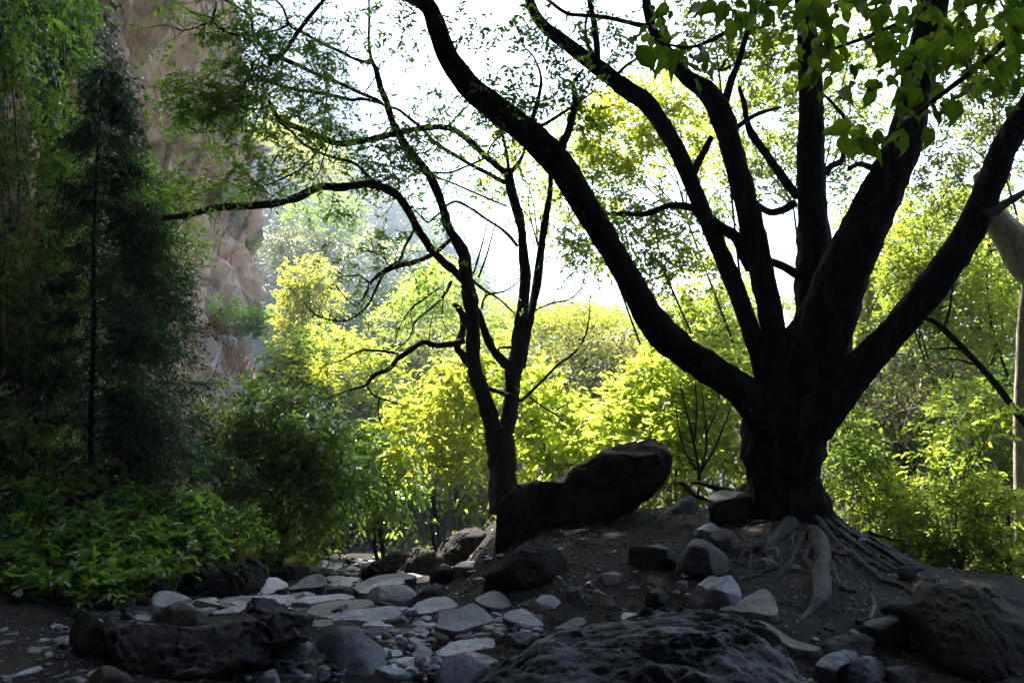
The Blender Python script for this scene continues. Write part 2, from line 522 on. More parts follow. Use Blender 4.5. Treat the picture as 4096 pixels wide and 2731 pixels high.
L['fine'] = leaf_mat('fine_tree_leaf', (.045, .10, .018), (.07, .14, .024), (.10, .17, .03), (.36, .66, .07), 0.56, 0.4, 0.5)
L['big'] = leaf_mat('broad_hanging_leaf', (.030, .070, .010), (.045, .095, .012), (.17, .15, .02), (.14, .28, .012), 0.5, 0.4, 0.3, per_obj=True, veins=True)
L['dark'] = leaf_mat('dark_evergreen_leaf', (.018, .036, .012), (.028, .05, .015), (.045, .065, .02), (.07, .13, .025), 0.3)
L['hill'] = leaf_mat('hillside_leaf', (.035, .05, .02), (.055, .065, .024), (.11, .09, .025), (.15, .17, .035), 0.4)
L['grass'] = leaf_mat('dry_orange_grass', (.20, .10, .035), (.28, .14, .05), (.34, .20, .08), (.30, .16, .05), 0.3)
L['gold'] = leaf_mat('sunlit_gold_leaf', (.12, .15, .03), (.18, .19, .035), (.24, .21, .04), (.66, .70, .08), 0.55)
L['glow'] = leaf_mat('sunlit_lime_leaf', (.08, .14, .02), (.12, .18, .03), (.16, .20, .03), (.58, .78, .10), 0.6, per_obj=True)
L['glossy1'] = leaf_mat('single_glossy_leaf', (.09, .16, .06), (.13, .22, .08), (.19, .28, .10), (.40, .62, .10), 0.48, 0.22, 1.0, per_obj=True)
L['yellow1'] = leaf_mat('single_yellow_leaf', (.08, .11, .015), (.12, .15, .022), (.17, .18, .025), (.62, .74, .08), 0.62, per_obj=True)

def plain(name, c, rough=0.7):
    k = NT(name)
    v = k.coord()
    n = k.noise(v, 60, 3)
    col = k.ramp(n, [(0.3, tuple(x * 0.8 for x in c)), (0.7, tuple(x * 1.15 for x in c))])
    b = k.n("ShaderNodeBsdfPrincipled", Roughness=rough)
    k.l(col, b.inputs['Base Color'])
    k.l(b.outputs[0], k.out.inputs[0])
    return k.m

# ------------------------------------------------------------------ the ground, one sheet to the horizon
def axis_steps(lim_near, step, lim_far, growth):
    a = [0.0]; s = step
    while a[-1] < lim_far:
        if a[-1] > lim_near: s *= growth
        a.append(a[-1] + s)
    return np.array(a)

def build_ground():
    yp = axis_steps(16, 0.075, 1500, 1.06)
    yn = -axis_steps(4, 0.4, 300, 1.3)[1:][::-1]
    ys = np.concatenate([yn, yp])
    xp = axis_steps(5.5, 0.085, 1200, 1.07)
    xs = np.concatenate([-xp[1:][::-1], xp])
    X, Y = np.meshgrid(xs, ys)
    Z = ground(X, Y)
    nx = len(xs)
    v = np.stack([X, Y, Z], -1).reshape(-1, 3)
    i = np.arange(len(ys) - 1)[:, None] * nx + np.arange(nx - 1)[None]
    f = np.stack([i, i + 1, i + nx + 1, i + nx], -1).reshape(-1, 4)
    o = obj('ground', v, f, M['dirt'])
    tag(o, 'brown trodden dirt floor of the gorge', None, None, 'structure')
build_ground()

# ------------------------------------------------------------------ cliffs and hills
def build_cliff():
    # plan of the foot of the wall: from beside the camera to the far corner, then turning away behind it
    plan = np.array([[-9.0, -14], [-6.6, 2], [-6.1, 8], [-6.9, 13], [-8.2, 20], [-11.4, 31], [-14.2, 42], [-15.1, 47], [-17.6, 51], [-26, 60], [-60, 75]])
    p3 = np.hstack([plan, np.zeros((len(plan), 1))])
    p, _ = resample(p3, np.ones(len(p3)), 0.30)
    t = np.gradient(p, axis=0); t = unit(t)
    nrm = np.stack([t[:, 1], -t[:, 0], 0 * t[:, 0]], -1)
    zs = np.concatenate([np.arange(-9, 30, 0.42), 30 + np.cumsum(np.linspace(0.6, 3.0, 24))])
    P = p[:, None] + np.array([0, 0, 1.0]) * zs[None, :, None]
    q = P * np.array([1, 1, 0.16])
    h = 1.15 * fbm(q * 0.42 + 3.1, 4) + 0.42 * fbm(P * np.array([1.3, 1.3, .5]), 4) + 0.20 * fbm(P * np.array([3.2, 3.2, 2.0]), 3)
    rg = np.abs(vnoise(P * np.array([.75, .75, .30]) + 2.2)) + .5 * np.abs(vnoise(P * np.array([1.7, 1.7, .9]) + 7.7))
    h = h * 1.15 + 0.9 * (.55 - rg)
    pit = fbm(P * np.array([.6, .6, .5]) + 31.0, 3)
    h = h - 0.9 * ss(.45, .75, pit)
    led = vnoise(np.stack([P[..., 0] * .1, P[..., 1] * .15, P[..., 2] * .55], -1) + 4.0)
    h = h + 0.45 * ss(-.1, .25, led)
    # deep vertical clefts
    c = np.abs(vnoise(P * np.array([.55, .55, .06]) + 9.0 + .25 * vnoise(P * .6)[..., None]))
    h = h - 1.1 * np.exp(-(c / 0.08) ** 2)
    c = np.abs(vnoise(P * np.array([1.1, 1.1, .16]) + 19.0 + .3 * vnoise(P * .8)[..., None]))
    h = h - 0.5 * np.exp(-(c / 0.07) ** 2)
    far = np.interp(P[..., 1], [0, 12, 30, 45], [0.45, 0.6, 0.95, 1.0])
    lean = -0.035 * np.clip(P[..., 2] - 6, 0, 100) + 0.25 * np.sin(P[..., 2] * 0.3 + P[..., 1] * 0.1)
    # nose of rock standing out at the far corner, up to two thirds of the visible height
    nose = np.exp(-((P[..., 1] - 46.0) / 2.0) ** 2) * (1 - ss(13.5, 17.5, P[..., 2]))
    P = P + nrm[:, None] * (h * far + lean + 1.0 * nose)[..., None]
    m = len(zs)
    i = np.arange(len(p) - 1)[:, None] * m + np.arange(m - 1)[None]
    f = np.stack([i, i + m, i + m + 1, i + 1], -1).reshape(-1, 4)
    o = obj('cliff', P.reshape(-1, 3), f, M['cliff'])
    tag(o, 'tall ochre and dark streaked cliff along the left side', None, None, 'structure')

build_cliff()

def build_shade_wall():
    # unseen wall added behind and above the camera to keep sky light out
    prof = np.array([(-7, -2), (-8, 3), (-7, 7), (-5.0, 10), (-2.5, 12), (-.2, 13.2), (.4, 14.6), (-1, 18), (-3, 30), (-4, 48)], float)
    p, _ = resample(np.hstack([prof, np.zeros((len(prof), 1))]), np.ones(len(prof)), .6)
    xs = np.arange(-9.5, 30, .6)
    X = np.repeat(xs[:, None], len(p), 1)
    P = np.stack([X, p[None, :, 0] + 0.022 * np.clip(X - 4, 0, 99) ** 2, p[None, :, 1] + 0 * X], -1)
    P[..., 1] += 3.4 * ss(-2.0, 1.5, X) * ss(7, 12.5, P[..., 2]) * (1 - ss(16, 28, P[..., 2]))   # reaches further out on the right to shade the mound
    P = P + np.array([.3, .7, -.5]) * fbm(P * .35, 4)[..., None]
    m = len(p)
    i = np.arange(len(xs) - 1)[:, None] * m + np.arange(m - 1)[None]
    f = np.stack([i, i + 1, i + m + 1, i + m], -1).reshape(-1, 4)
    o = obj('shade_wall', P.reshape(-1, 3), f, M['shade_rock'])
    tag(o, 'unseen rock wall added behind the viewpoint to block sky light', None, None, 'structure')
build_shade_wall()

def ridge(name, label, pts, d_top, foot_pts, foot_d, mat, rough, nx=90, ny=36, freq=0.05, back=40):
    """slope from a foot line up to a ridge line, both given as seen, with a far side behind"""
    a = to_px('D', pts); b = to_px('D', foot_pts)
    u = np.linspace(0, 1, nx)
    def li(q, dd):
        s = np.linspace(0, 1, len(q))
        return W(np.interp(u, s, q[:, 0]), np.interp(u, s, q[:, 1]), np.interp(u, np.linspace(0, 1, len(dd)), dd))
    top = li(a, d_top); foot = li(b, foot_d)
    v = np.linspace(0, 1, ny)[:, None, None]
    P = foot[None] * (1 - v) + top[None] * v
    fade = (np.sin(np.linspace(0, 1, ny) * math.pi) ** 0.6)[:, None]
    n = fbm(P * freq, 4)
    P = P + np.array([0.3, -1.0, 0.35]) * (n * rough * fade)[..., None]
    bk = top + np.array([-0.2 * back, back, -back * 0.9])
    P = np.concatenate([P, bk[None]], 0)
    i = np.arange(ny)[:, None] * nx + np.arange(nx - 1)[None]
    f = np.stack([i, i + 1, i + nx + 1, i + nx], -1).reshape(-1, 4)
    o = obj(name, P.reshape(-1, 3), f, mat)
    tag(o, label, None, None, 'structure')
    return P[:ny]

FAR = ridge('mountain', 'pale hazy mountain wall far up the gorge',
            [(430, -30), (560, -30), (700, -25), (770, 40), (815, 160), (835, 300), (860, 420), (930, 520), (1010, 640)],
            [300, 300, 295, 290, 288, 286, 286, 290, 300],
            [(430, 900), (700, 900), (1000, 900), (1150, 900)], [240, 240, 250, 260], M['farrock'], 12.0, 120, 60, 0.03, 60)
HILL = ridge('hillside', 'hazy wooded hillside beyond the cliff corner',
             [(560, 230), (640, 270), (700, 330), (770, 400), (840, 460), (900, 530), (960, 600), (1040, 655), (1140, 690), (1300, 716), (1500, 735), (1800, 760), (2400, 780)],
             [200, 196, 190, 190, 190, 192, 196, 200, 204, 206, 210, 214, 220],
             [(480, 900), (800, 960), (1200, 960), (2400, 960)], [75, 78, 82, 90], M['slope'], 5.0, 150, 70, 0.05, 60)

def earth_bank():
    ys = np.linspace(27, 50, 110); u = np.linspace(0, 1, 70)
    V = []
    for y in ys:
        xl = -3.0 - 0.17 * (min(y, 80) - 7)
        x = xl - .4 - u * 12
        z = ground(x, np.full_like(x, y)) + .05 + .05 * u
        V.append(np.stack([x, np.full_like(x, y), z], -1))
    V = np.vstack(V)
    V[:, 2] += .10 * np.abs(fbm(V * 1.1, 4))
    i = np.arange(109)[:, None] * 70 + np.arange(69)[None]
    f = np.stack([i, i + 70, i + 71, i + 1], -1).reshape(-1, 4)
    o = obj('earth_bank', V, f, M['slope'])
    tag(o, 'steep bank of bare reddish earth under the cliff corner', None, None, 'structure')
earth_bank()

def add_shade_leaves():  # dark leaves added over the wall to stand in for its shade
    n = 48000
    y = rng.uniform(2.5, 15, n); z = rng.uniform(-1, 1, n)
    z = -1 + 12 * rng.random(n)
    xw = np.interp(y, [2, 8, 13, 20], [-6.6, -6.1, -6.9, -8.2])
    p = np.stack([xw + .55 + .45 * rng.random(n), y, z], -1)
    k = fbm(p * .8, 3) > -.62 + .05 * np.clip(z - 6, 0, 9) + .16 * np.clip(y - 11, 0, 9)
    p = p[k]; n = len(p)
    p[:, 0] += 1.0 * np.clip(fbm(p * .5 + 3, 2), -.5, .8)
    v, f = leaf_mesh(p, rng.normal(size=(n, 3)) * .5 + np.array([.3, -.2, -.8]), rng.normal(size=(n, 3)) * .4 + np.array([.8, -.3, .5]), rng.uniform(.07, .15, n), rng.uniform(.05, .11, n))
    o = obj('wall_shade_leaves', v, f, L['dark'], None, False)
    tag(o, 'dark leaf cover added over the left rock wall in place of shade', None, None, 'stuff')
add_shade_leaves()

# ------------------------------------------------------------------ trees and shrubs
def limb_pts(reg, pts, d0, d1):
    """traced stem: (x, y, width) in an enlarged region, running from distance d0 to d1"""
    a = np.asarray(pts, float)
    q = to_px(reg, a[:, :2])
    s = REG[reg][2] / K if reg != 'D' else 1.0
    s = K / REG[reg][2]
    w = a[:, 2] * s
    u = np.concatenate([[0], np.cumsum(np.linalg.norm(np.diff(q, axis=0), axis=1))])
    d = d0 + (d1 - d0) * u / u[-1]
    return W(q[:, 0], q[:, 1], d), w / 2 / FPX * d

def twigs_on(mb, P, n, length, r, out_tips, up=0.3, t0=0.15, kinks=4):
    """short crooked side twigs along a stem"""
    P = np.asarray(P)
    for _ in range(n):
        u = rng.uniform(t0, 1) * (len(P) - 1)
        i = int(min(u, len(P) - 2)); f = u - i
        p = P[i] * (1 - f) + P[i + 1] * f
        d = unit(unit(P[i + 1] - P[i]) * 0.6 + rand_dir(1)[0] + np.array([0, 0, up]))
        L = length * rng.uniform(0.4, 1.2)
        pts = [p]
        for k in range(kinks):
            d = unit(d + 0.45 * rand_dir(1)[0])
            pts.append(pts[-1] + d * L / kinks)
        mb.tube(pts, np.linspace(r, r * 0.35, kinks + 1), step=L / 5, sides=4)
        out_tips.append((pts[2], d)); out_tips.append((pts[-1], d)); out_tips.append((pts[3], d))

def leaves_part(name, mat, parent, pos, ax, nr, ll, aspect, tmpl=LEAF4):
    v, f = leaf_mesh(pos, ax, nr, ll, ll * aspect, tmpl)
    o = obj(name, v, f, mat, parent, smooth=False)
    o['kind'] = 'stuff'
    return o

def leaf_object_mesh(name, length, width, mat, curl=.15, twist=0.0, wave=1.0):
    u = np.array([0, .10, .3, .55, .8, 1.0]); w = np.array([.04, .38, .5, .40, .17, .0])
    v = []; f = []
    for a, b in zip(u, w):
        z = -curl * a * a * length
        v += [(a * length, -b * width, z + .20 * width * (b > 0) + .05 * width * math.sin(9 * a)), (a * length, 0, z), (a * length, b * width, z + .20 * width * (b > 0) - .05 * width * math.sin(8 * a))]
    v = [(x, y + twist * (x / length) ** 2 * width + .05 * wave * width * math.sin(23 * x / length + 40 * y / width), z + .09 * wave * width * math.sin(11 * x / length + 3 * y / width)) for x, y, z in v]
    for i in range(5):
        k = i * 3
        f += [(k, k + 3, k + 4, k + 1), (k + 1, k + 4, k + 5, k + 2)]
    me = bpy.data.meshes.new(name)
    me.from_pydata(v, [], f)
    me.polygons.foreach_set("use_smooth", np.ones(len(f), bool))
    me.materials.append(mat)
    return me

def place_leaf(me, parent, pos, axis, nrm, scale):
    from mathutils import Matrix
    a = Vector(axis).normalized(); n = Vector(nrm)
    b = n.cross(a).normalized(); c = a.cross(b)
    m = Matrix(((a.x, b.x, c.x, pos[0]), (a.y, b.y, c.y, pos[1]), (a.z, b.z, c.z, pos[2]), (0, 0, 0, 1)))
    o = bpy.data.objects.new('leaf', me)
    COL.objects.link(o)
    o.parent = parent
    o.matrix_world = m @ Matrix.Diagonal((scale, scale, scale, 1))
    o.matrix_parent_inverse = Matrix.Translation(-parent.location)
    o.matrix_basis = m @ Matrix.Diagonal((scale, scale, scale, 1))
    return o

KDENS = 1.5

def plant(name, label, cat, px, d, blobs, mat, leaf_px=14, k=4.5, aspect=0.5, per=9, spray=4.0, bark='bark', stems=None,
          tr=0.02, droop=0.25, tmpl=LEAF4, group=None, thr=-0.25, shell=0.45, base_py=None, upness=1.0, twiggy=0, hubf=(.45, .7), part='crown', pick=0, pmat=None, outward=0.0):
    """tree or shrub: stems from one foot up into crowns of leafy twigs; crowns are (px, py, rx, ry[, distance]) as seen"""
    x = float(W(px, 900, d)[0]); y = float(d)
    z = float(ground(x, y)) - 0.05
    if base_py is not None:
        z = float(W(px, base_py, d)[2])
    t = thing(name, (x, y, z), label, cat, group)
    st = MB(); P = []; A = []; N = []; LL = []
    base = np.array([x, y, z])
    cs = np.array([W(b[0], b[1], b[4] if len(b) > 4 else d) for b in blobs])
    hub = cs.mean(0)
    rt = tr * d * 0.12
    forks = []
    for q in range(stems or 1):
        h = base + (hub - base) * rng.uniform(*hubf) + rand_dir(1)[0] * np.array([1, 1, .2]) * .08 * np.linalg.norm(hub - base)
        m1 = base * .6 + h * .4 + rand_dir(1)[0] * np.array([1, 1, 0]) * .05 * np.linalg.norm(hub - base)
        st.tube([base + .04 * rng.normal(size=3) * [1, 1, 0], m1, h], np.array([1, .8, .6]) * rt, step=.25, sides=7, rough=.1)
        forks.append(h)
    for bi, b in enumerate(blobs):
        bd = b[4] if len(b) > 4 else d
        c = cs[bi]
        s = bd / FPX
        r = np.array([b[2] * s, max(b[2], b[3]) * s * 0.8, b[3] * s])
        leaf = leaf_px * s
        n = max(12, int(k * KDENS * b[2] * b[3] * math.pi / (leaf_px ** 2 * aspect * 0.62) / per))
        p = in_blob(c, r, n, shell, thr)
        dirs = unit((p - c) / r) + np.array([0, 0, 0.25]) + 0.6 * rand_dir(len(p))
        a = sprays(p, dirs, leaf * spray, per, leaf, droop, aspect=aspect, upness=upness)
        nn = a[2] + outward * (unit((a[0] - cs.mean(0)) * np.array([1, 1, .8])) + np.array([0, -.5, .2])) if outward else a[2]
        P.append(a[0]); A.append(a[1]); N.append(nn); LL.append(a[3])
        h = forks[bi % len(forks)]
        mid = h * .5 + c * .5 + rand_dir(1)[0] * np.array([1, 1, .4]) * .12 * np.linalg.norm(c - h)
        st.tube([h, mid, c], np.array([.5, .36, .2]) * rt, step=.25, sides=6, rough=.1)
        for j in range(3 + twiggy):
            e = c + rand_dir(1)[0] * r * rng.uniform(.5, .95)
            u = rng.uniform(0.2, 1)
            s0 = mid * (1 - u) + c * u
            st.tube([s0, (s0 + e) / 2 + rand_dir(1)[0] * 0.12 * r, e], np.array([.22, .15, .07]) * rt, step=0.3, sides=4)
    st.build('trunk', M[bark], t)
    P = np.vstack(P); A = np.vstack(A); N = np.vstack(N); LL = np.concatenate(LL)
    if pick:                                             # the leaves that show largest are single objects
        dist = np.linalg.norm(P - np.array([0, 0, CAM_Z]), axis=1)
        o = np.argsort(dist / LL - .02 * rng.random(len(P)))
        o = o[:pick * 3][::3]
        ms = [leaf_object_mesh('leaf', 1.0, aspect * 1.1, L[pmat], c) for c in (.12, .3, .5)]
        for q, i in enumerate(o): place_leaf(ms[q % 3], t, P[i], A[i], N[i], LL[i])
        m = np.ones(len(P), bool); m[o] = False
        P, A, N, LL = P[m], A[m], N[m], LL[m]
    leaves_part(part, L[mat], t, P, A, N, LL, aspect, tmpl)
    return t

# ---- the large tree with many stems on the mound
def big_tree():
    d = 9.0
    base = W(1815, 1215, d)
    t = thing('spreading_tree', base, 'massive dark tree with seven spreading stems and bare roots on the mound', 'tree')
    step, sd = 0.09, 20
    def part(name, reg, pts, d0, d1, mat='bark', sides=sd, rough=.05, knob=.04, step=step, flute=0.0):
        P, r = limb_pts(reg, pts, d0, d1)
        m = MB().tube(P, r, min(step, .06), max(sides, 12) + 8, rough * 1.7, knob * 1.3, freq=8, flute=flute)
        m.build(name, M[mat], t)
        return P, r
    # trunk: a fluted column that swells towards the roots
    tp, tr_ = limb_pts('D', [(1815, 1265, 330), (1815, 1222, 250), (1812, 1170, 190), (1804, 1100, 158), (1800, 1040, 180), (1806, 985, 188), (1832, 930, 172), (1852, 870, 162), (1874, 810, 148), (1895, 740, 126), (1902, 690, 98)], d, d)
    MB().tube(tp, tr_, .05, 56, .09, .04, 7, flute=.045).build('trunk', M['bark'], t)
    part('limb', 'D', [(1800, 1080, 60), (1770, 1015, 78), (1745, 948, 82), (1700, 893, 79), (1636, 850, 73), (1560, 800, 73), (1497, 735, 68), (1450, 650, 62), (1400, 565, 58), (1342, 470, 63), (1290, 385, 70), (1232, 322, 68), (1150, 258, 61), (1082, 202, 56), (1032, 135, 51), (1003, 62, 47), (984, 15, 42), (945, -12, 39), (880, -22, 36), (800, -60, 31), (700, -160, 22)], 8.9, 7.6)
    part('limb', 'r6', [(545, 1390, 100), (468, 1205, 70), (330, 1020, 62), (180, 940, 50), (60, 870, 50), (-60, 790, 40), (-130, 720, 20)], 8.95, 8.75)
    part('limb', 'D', [(1775, 950, 54), (1760, 880, 50), (1738, 800, 45), (1700, 690, 43), (1660, 590, 40), (1622, 505, 39), (1590, 425, 38), (1550, 335, 39), (1490, 242, 41), (1440, 207, 40), (1380, 160, 38), (1300, 100, 32), (1248, 58, 27), (1222, 18, 24), (1214, -30, 22), (1215, -200, 18)], 9.1, 9.6)
    part('limb', 'D', [(1800, 920, 58), (1788, 850, 55), (1776, 760, 55), (1755, 650, 56), (1727, 520, 55), (1702, 420, 51), (1672, 310, 53), (1648, 245, 55), (1618, 205, 48), (1580, 180, 38), (1540, 130, 30), (1503, 75, 23), (1486, 10, 22), (1470, -150, 17)], 9.05, 9.5)
    part('limb', 'D', [(1860, 860, 60), (1866, 760, 76), (1868, 640, 84), (1869, 520, 69), (1863, 400, 62), (1862, 250, 56), (1860, 160, 52), (1852, 60, 46), (1842, -30, 42), (1830, -200, 30)], 9.3, 9.4)
    part('limb', 'D', [(1848, 940, 86), (1862, 860, 114), (1898, 760, 120), (1935, 630, 116), (1986, 522, 106), (2035, 420, 92), (2075, 333, 79), (2098, 233, 71), (2126, 100, 72), (2148, -30, 65), (2160, -220, 44)], 8.85, 8.3)
    part('limb', 'D', [(1820, 1030, 64), (1868, 975, 94), (1925, 905, 86), (1990, 830, 74), (2062, 752, 70), (2158, 634, 74), (2232, 522, 66), (2276, 420, 58), (2312, 330, 58), (2375, 230, 56), (2480, 60, 45), (2560, -150, 29)], 8.9, 7.9)
    # smaller branches joining the stems
    for reg, pts, a, b in [
        ('r3', [(780, 1395, 60), (690, 1445, 50), (600, 1462, 50), (520, 1410, 40), (440, 1330, 30)], 9.3, 9.6),
        ('r3', [(790, 1350, 75), (740, 1290, 66), (640, 1150, 64), (560, 1040, 60), (500, 960, 56), (450, 860, 45), (420, 700, 35), (390, 600, 22)], 9.4, 10.2),
        ('D', [(1595, 478, 20), (1560, 472, 17), (1528, 474, 14), (1490, 490, 14), (1440, 491, 12), (1380, 489, 9), (1340, 470, 6)], 9.4, 10.0),
        ('D', [(1635, 505, 22), (1655, 522, 24), (1690, 545, 25), (1706, 585, 24), (1722, 620, 20)], 9.2, 9.3),
        ('D', [(1762, 600, 20), (1785, 606, 20), (1808, 617, 20), (1840, 636, 22)], 9.1, 9.3),
        ('D', [(1664, 245, 20), (1678, 190, 17), (1700, 133, 15), (1718, 67, 13), (1736, -5, 11), (1750, -60, 8)], 9.4, 9.2),
        ('D', [(1284, 360, 24), (1295, 325, 20), (1307, 298, 18), (1320, 235, 14), (1317, 192, 10), (1340, 160, 6)], 8.0, 8.4),
        ('D', [(1217, 296, 14), (1226, 262, 12), (1236, 228, 10), (1243, 180, 7), (1225, 130, 4), (1200, 105, 3)], 7.9, 8.3),
        ('D', [(1226, 298, 12), (1260, 280, 9), (1318, 243, 6), (1365, 210, 3)], 7.9, 8.2),
        ('D', [(1371, 160, 16), (1371, 110, 15), (1364, 50, 13), (1352, -5, 11), (1345, -50, 9)], 9.5, 9.4),
        ('D', [(1368, 140, 8), (1350, 100, 7), (1345, 60, 6), (1352, 25, 5)], 9.5, 9.6),
        ('D', [(1252, -5, 8), (1300, 30, 10), (1345, 36, 9), (1400, 42, 10), (1470, 58, 12), (1492, 60, 14)], 9.3, 9.4),
        ('D', [(1409, 180, 10), (1440, 150, 8), (1470, 130, 6), (1500, 100, 4)], 9.5, 9.6),
        ('r3', [(200, 940, 40), (140, 1060, 50), (80, 1180, 60), (50, 1260, 50)], 9.4, 9.5),
        ('r3', [(370, 880, 36), (470, 810, 32), (560, 770, 30), (680, 740, 18)], 9.4, 9.7),
        ('r3', [(985, 1190, 50), (1030, 1140, 46), (1100, 1100, 36), (1110, 960, 30), (1115, 820, 28), (1040, 720, 22), (960, 640, 14)], 9.3, 9.9),
        ('r3', [(1310, 1160, 50), (1220, 1130, 40), (1150, 1160, 34)], 8.7, 9.2),
        ('D', [(2255, 505, 30), (2290, 480, 22), (2330, 455, 16), (2375, 430, 12)], 8.2, 8.6),
    ]:
        part('branch', reg, pts, a, b, sides=10, rough=.06, knob=.10, step=.05)
    # roots
    def gz(reg, pts, d0, d1, mat, up):
        P, r = limb_pts(reg, pts, d0, d1)
        q = to_px(reg, np.asarray(pts, float)[:, :2])
        w = np.asarray(pts, float)[:, 2] * K / REG[reg][2]
        d = np.array([min(P[i, 1] if i < 2 else 99, on_ground(q[i, 0], q[i, 1] + .12 * w[i])) for i in range(len(q))])
        d = np.minimum(d, 10.2)
        P = W(q[:, 0], q[:, 1], d); r = w / 2 / FPX * d
        MB().tube(P + np.array([0, 0, .012]) * rng.normal(size=(len(P), 1)), r, .03, 16, .16, .24, 6).build('root', M[mat], t)
    for reg, pts, a, b, mat in [
        ('g', [(1400, 430, 120), (1450, 480, 120), (1490, 560, 118), (1500, 640, 110), (1485, 720, 124), (1478, 800, 138), (1490, 890, 140), (1460, 960, 110), (1400, 1030, 70), (1345, 1080, 40), (1290, 1125, 18)], 8.5, 7.15, 'root'),
        ('d', [(330, 470, 90), (430, 560, 66), (560, 670, 56), (690, 790, 50), (800, 870, 46), (920, 920, 40), (1010, 980, 20)], 8.6, 7.6, 'rootdark'),
        ('d', [(360, 440, 80), (470, 520, 60), (620, 620, 50), (780, 730, 46), (900, 800, 40), (1030, 850, 24)], 8.7, 8.2, 'rootdark'),
        ('d', [(420, 430, 80), (500, 500, 60), (640, 580, 56), (820, 680, 44), (960, 770, 36), (1060, 800, 20)], 8.9, 8.6, 'rootdark'),
        ('d', [(300, 560, 70), (400, 640, 50), (500, 740, 46), (620, 860, 36), (700, 940, 24)], 8.4, 7.6, 'rootdark'),
        ('d', [(380, 420, 120), (440, 450, 90), (500, 470, 60), (560, 520, 30)], 9.1, 9.0, 'bark'),
        ('g', [(1260, 380, 110), (1180, 450, 90), (1110, 500, 78), (1070, 550, 50), (1050, 600, 24)], 8.5, 8.1, 'rootdark'),
        ('g', [(1360, 450, 60), (1310, 540, 44), (1270, 620, 36), (1220, 680, 30), (1120, 710, 26), (1000, 755, 22), (880, 800, 10)], 8.3, 7.9, 'rootdark'),
        ('g', [(1420, 520, 50), (1370, 600, 36), (1340, 680, 30), (1360, 760, 28), (1350, 830, 12)], 8.2, 7.9, 'rootdark'),
        ('g', [(1250, 690, 22), (1180, 730, 18), (1130, 800, 9)], 7.95, 7.7, 'rootdark'),
        ('g', [(1500, 640, 36), (1440, 660, 34), (1380, 690, 30), (1330, 680, 14)], 8.0, 7.9, 'rootdark'),
        ('g', [(1560, 800, 24), (1640, 900, 22), (1700, 980, 18), (1760, 1060, 9)], 7.9, 7.4, 'rootdark'),
        ('g', [(1850, 900, 22), (1880, 960, 34), (1870, 1040, 40), (1840, 1090, 30)], 7.7, 7.2, 'root'),
        ('g', [(1020, 60, 100), (940, 70, 66), (850, 105, 50), (760, 110, 44), (660, 90, 40), (560, 60, 30), (500, 60, 14)], 9.1, 9.9, 'rootdark'),
        ('g', [(400, 40, 30), (450, 80, 40), (520, 140, 38), (590, 180, 34), (640, 200, 22)], 9.9, 9.4, 'rootdark'),
        ('g', [(960, 600, 26), (945, 660, 24), (940, 720, 20), (945, 780, 10)], 8.0, 7.8, 'rootdark'),
        ('g', [(1010, 560, 40), (960, 580, 34), (890, 600, 30), (850, 650, 16)], 8.1, 8.0, 'rootdark'),
        ('f', [(1730, 780, 18), (1800, 790, 22), (1880, 780, 22), (1920, 720, 20), (1960, 660, 12)], 8.6, 8.9, 'rootdark'),
    ]:
        gz(reg, pts, a, b, mat, 0)
    # gnarled knots and small roots where the large ones leave the trunk
    for i in range(20):
        x, y = rng.uniform(1760, 2010), rng.uniform(1195, 1300)
        a = rng.uniform(-.9, .9) + (x - 1850) / 160; Lr = rng.uniform(40, 120)
        pts = [(x, y)]
        for q in range(5):
            a += rng.normal() * .35
            pts.append((pts[-1][0] + math.sin(a) * Lr / 5, pts[-1][1] + abs(math.cos(a)) * Lr / 7))
        w = rng.uniform(6, 22)
        dd = [min(on_ground(p[0], p[1] + 2), 9.3) for p in pts]
        Q = np.array([W(p[0], p[1], e) for p, e in zip(pts, dd)])
        MB().tube(Q, np.linspace(w, w * .4, 6) / 2 / FPX * 8.3, .03, 9, .2, .3, 7).build('root', M['rootdark'], t)
    # unseen leafy crown on the upward limbs, its clumps placed to shade the foreground
    P = []; A = []; N = []; LL = []
    for c, r, n in [((-1.3, 10.5, 9.6), (1.4, 1.2, .9), 520), ((-0.6, 12.6, 11.3), (3.2, 3.8, 2.0), 2200), ((2.6, 13.0, 11.5), (3.2, 3.8, 2.1), 2200),
                    ((5.6, 11.6, 11.0), (3.0, 3.8, 2.1), 1800), ((-1.0, 16.4, 11.6), (2.8, 2.4, 1.5), 1400), ((2.6, 16.8, 11.8), (2.8, 2.4, 1.5), 1300), ((6.2, 15.4, 11.4), (3.0, 2.6, 1.6), 1300), ((0.6, 9.0, 9.6), (3.2, 2.4, 1.7), 1500), ((4.2, 8.6, 9.2), (3.0, 2.4, 1.7), 1300)]:
        p = in_blob(c, r, n, 0.2, -0.35)
        a = sprays(p, rand_dir(len(p)) + np.array([0, 0, .2]), 0.55, 9, 0.15, .3, aspect=.5)
        P.append(a[0]); A.append(a[1]); N.append(a[2]); LL.append(a[3])
    leaves_part('crown', L['canopy'], t, np.vstack(P), np.vstack(A), np.vstack(N), np.concatenate(LL), .52)
    # leafy sprays on the smaller branches
    P = []; A = []; N = []; LL = []; tw = MB()
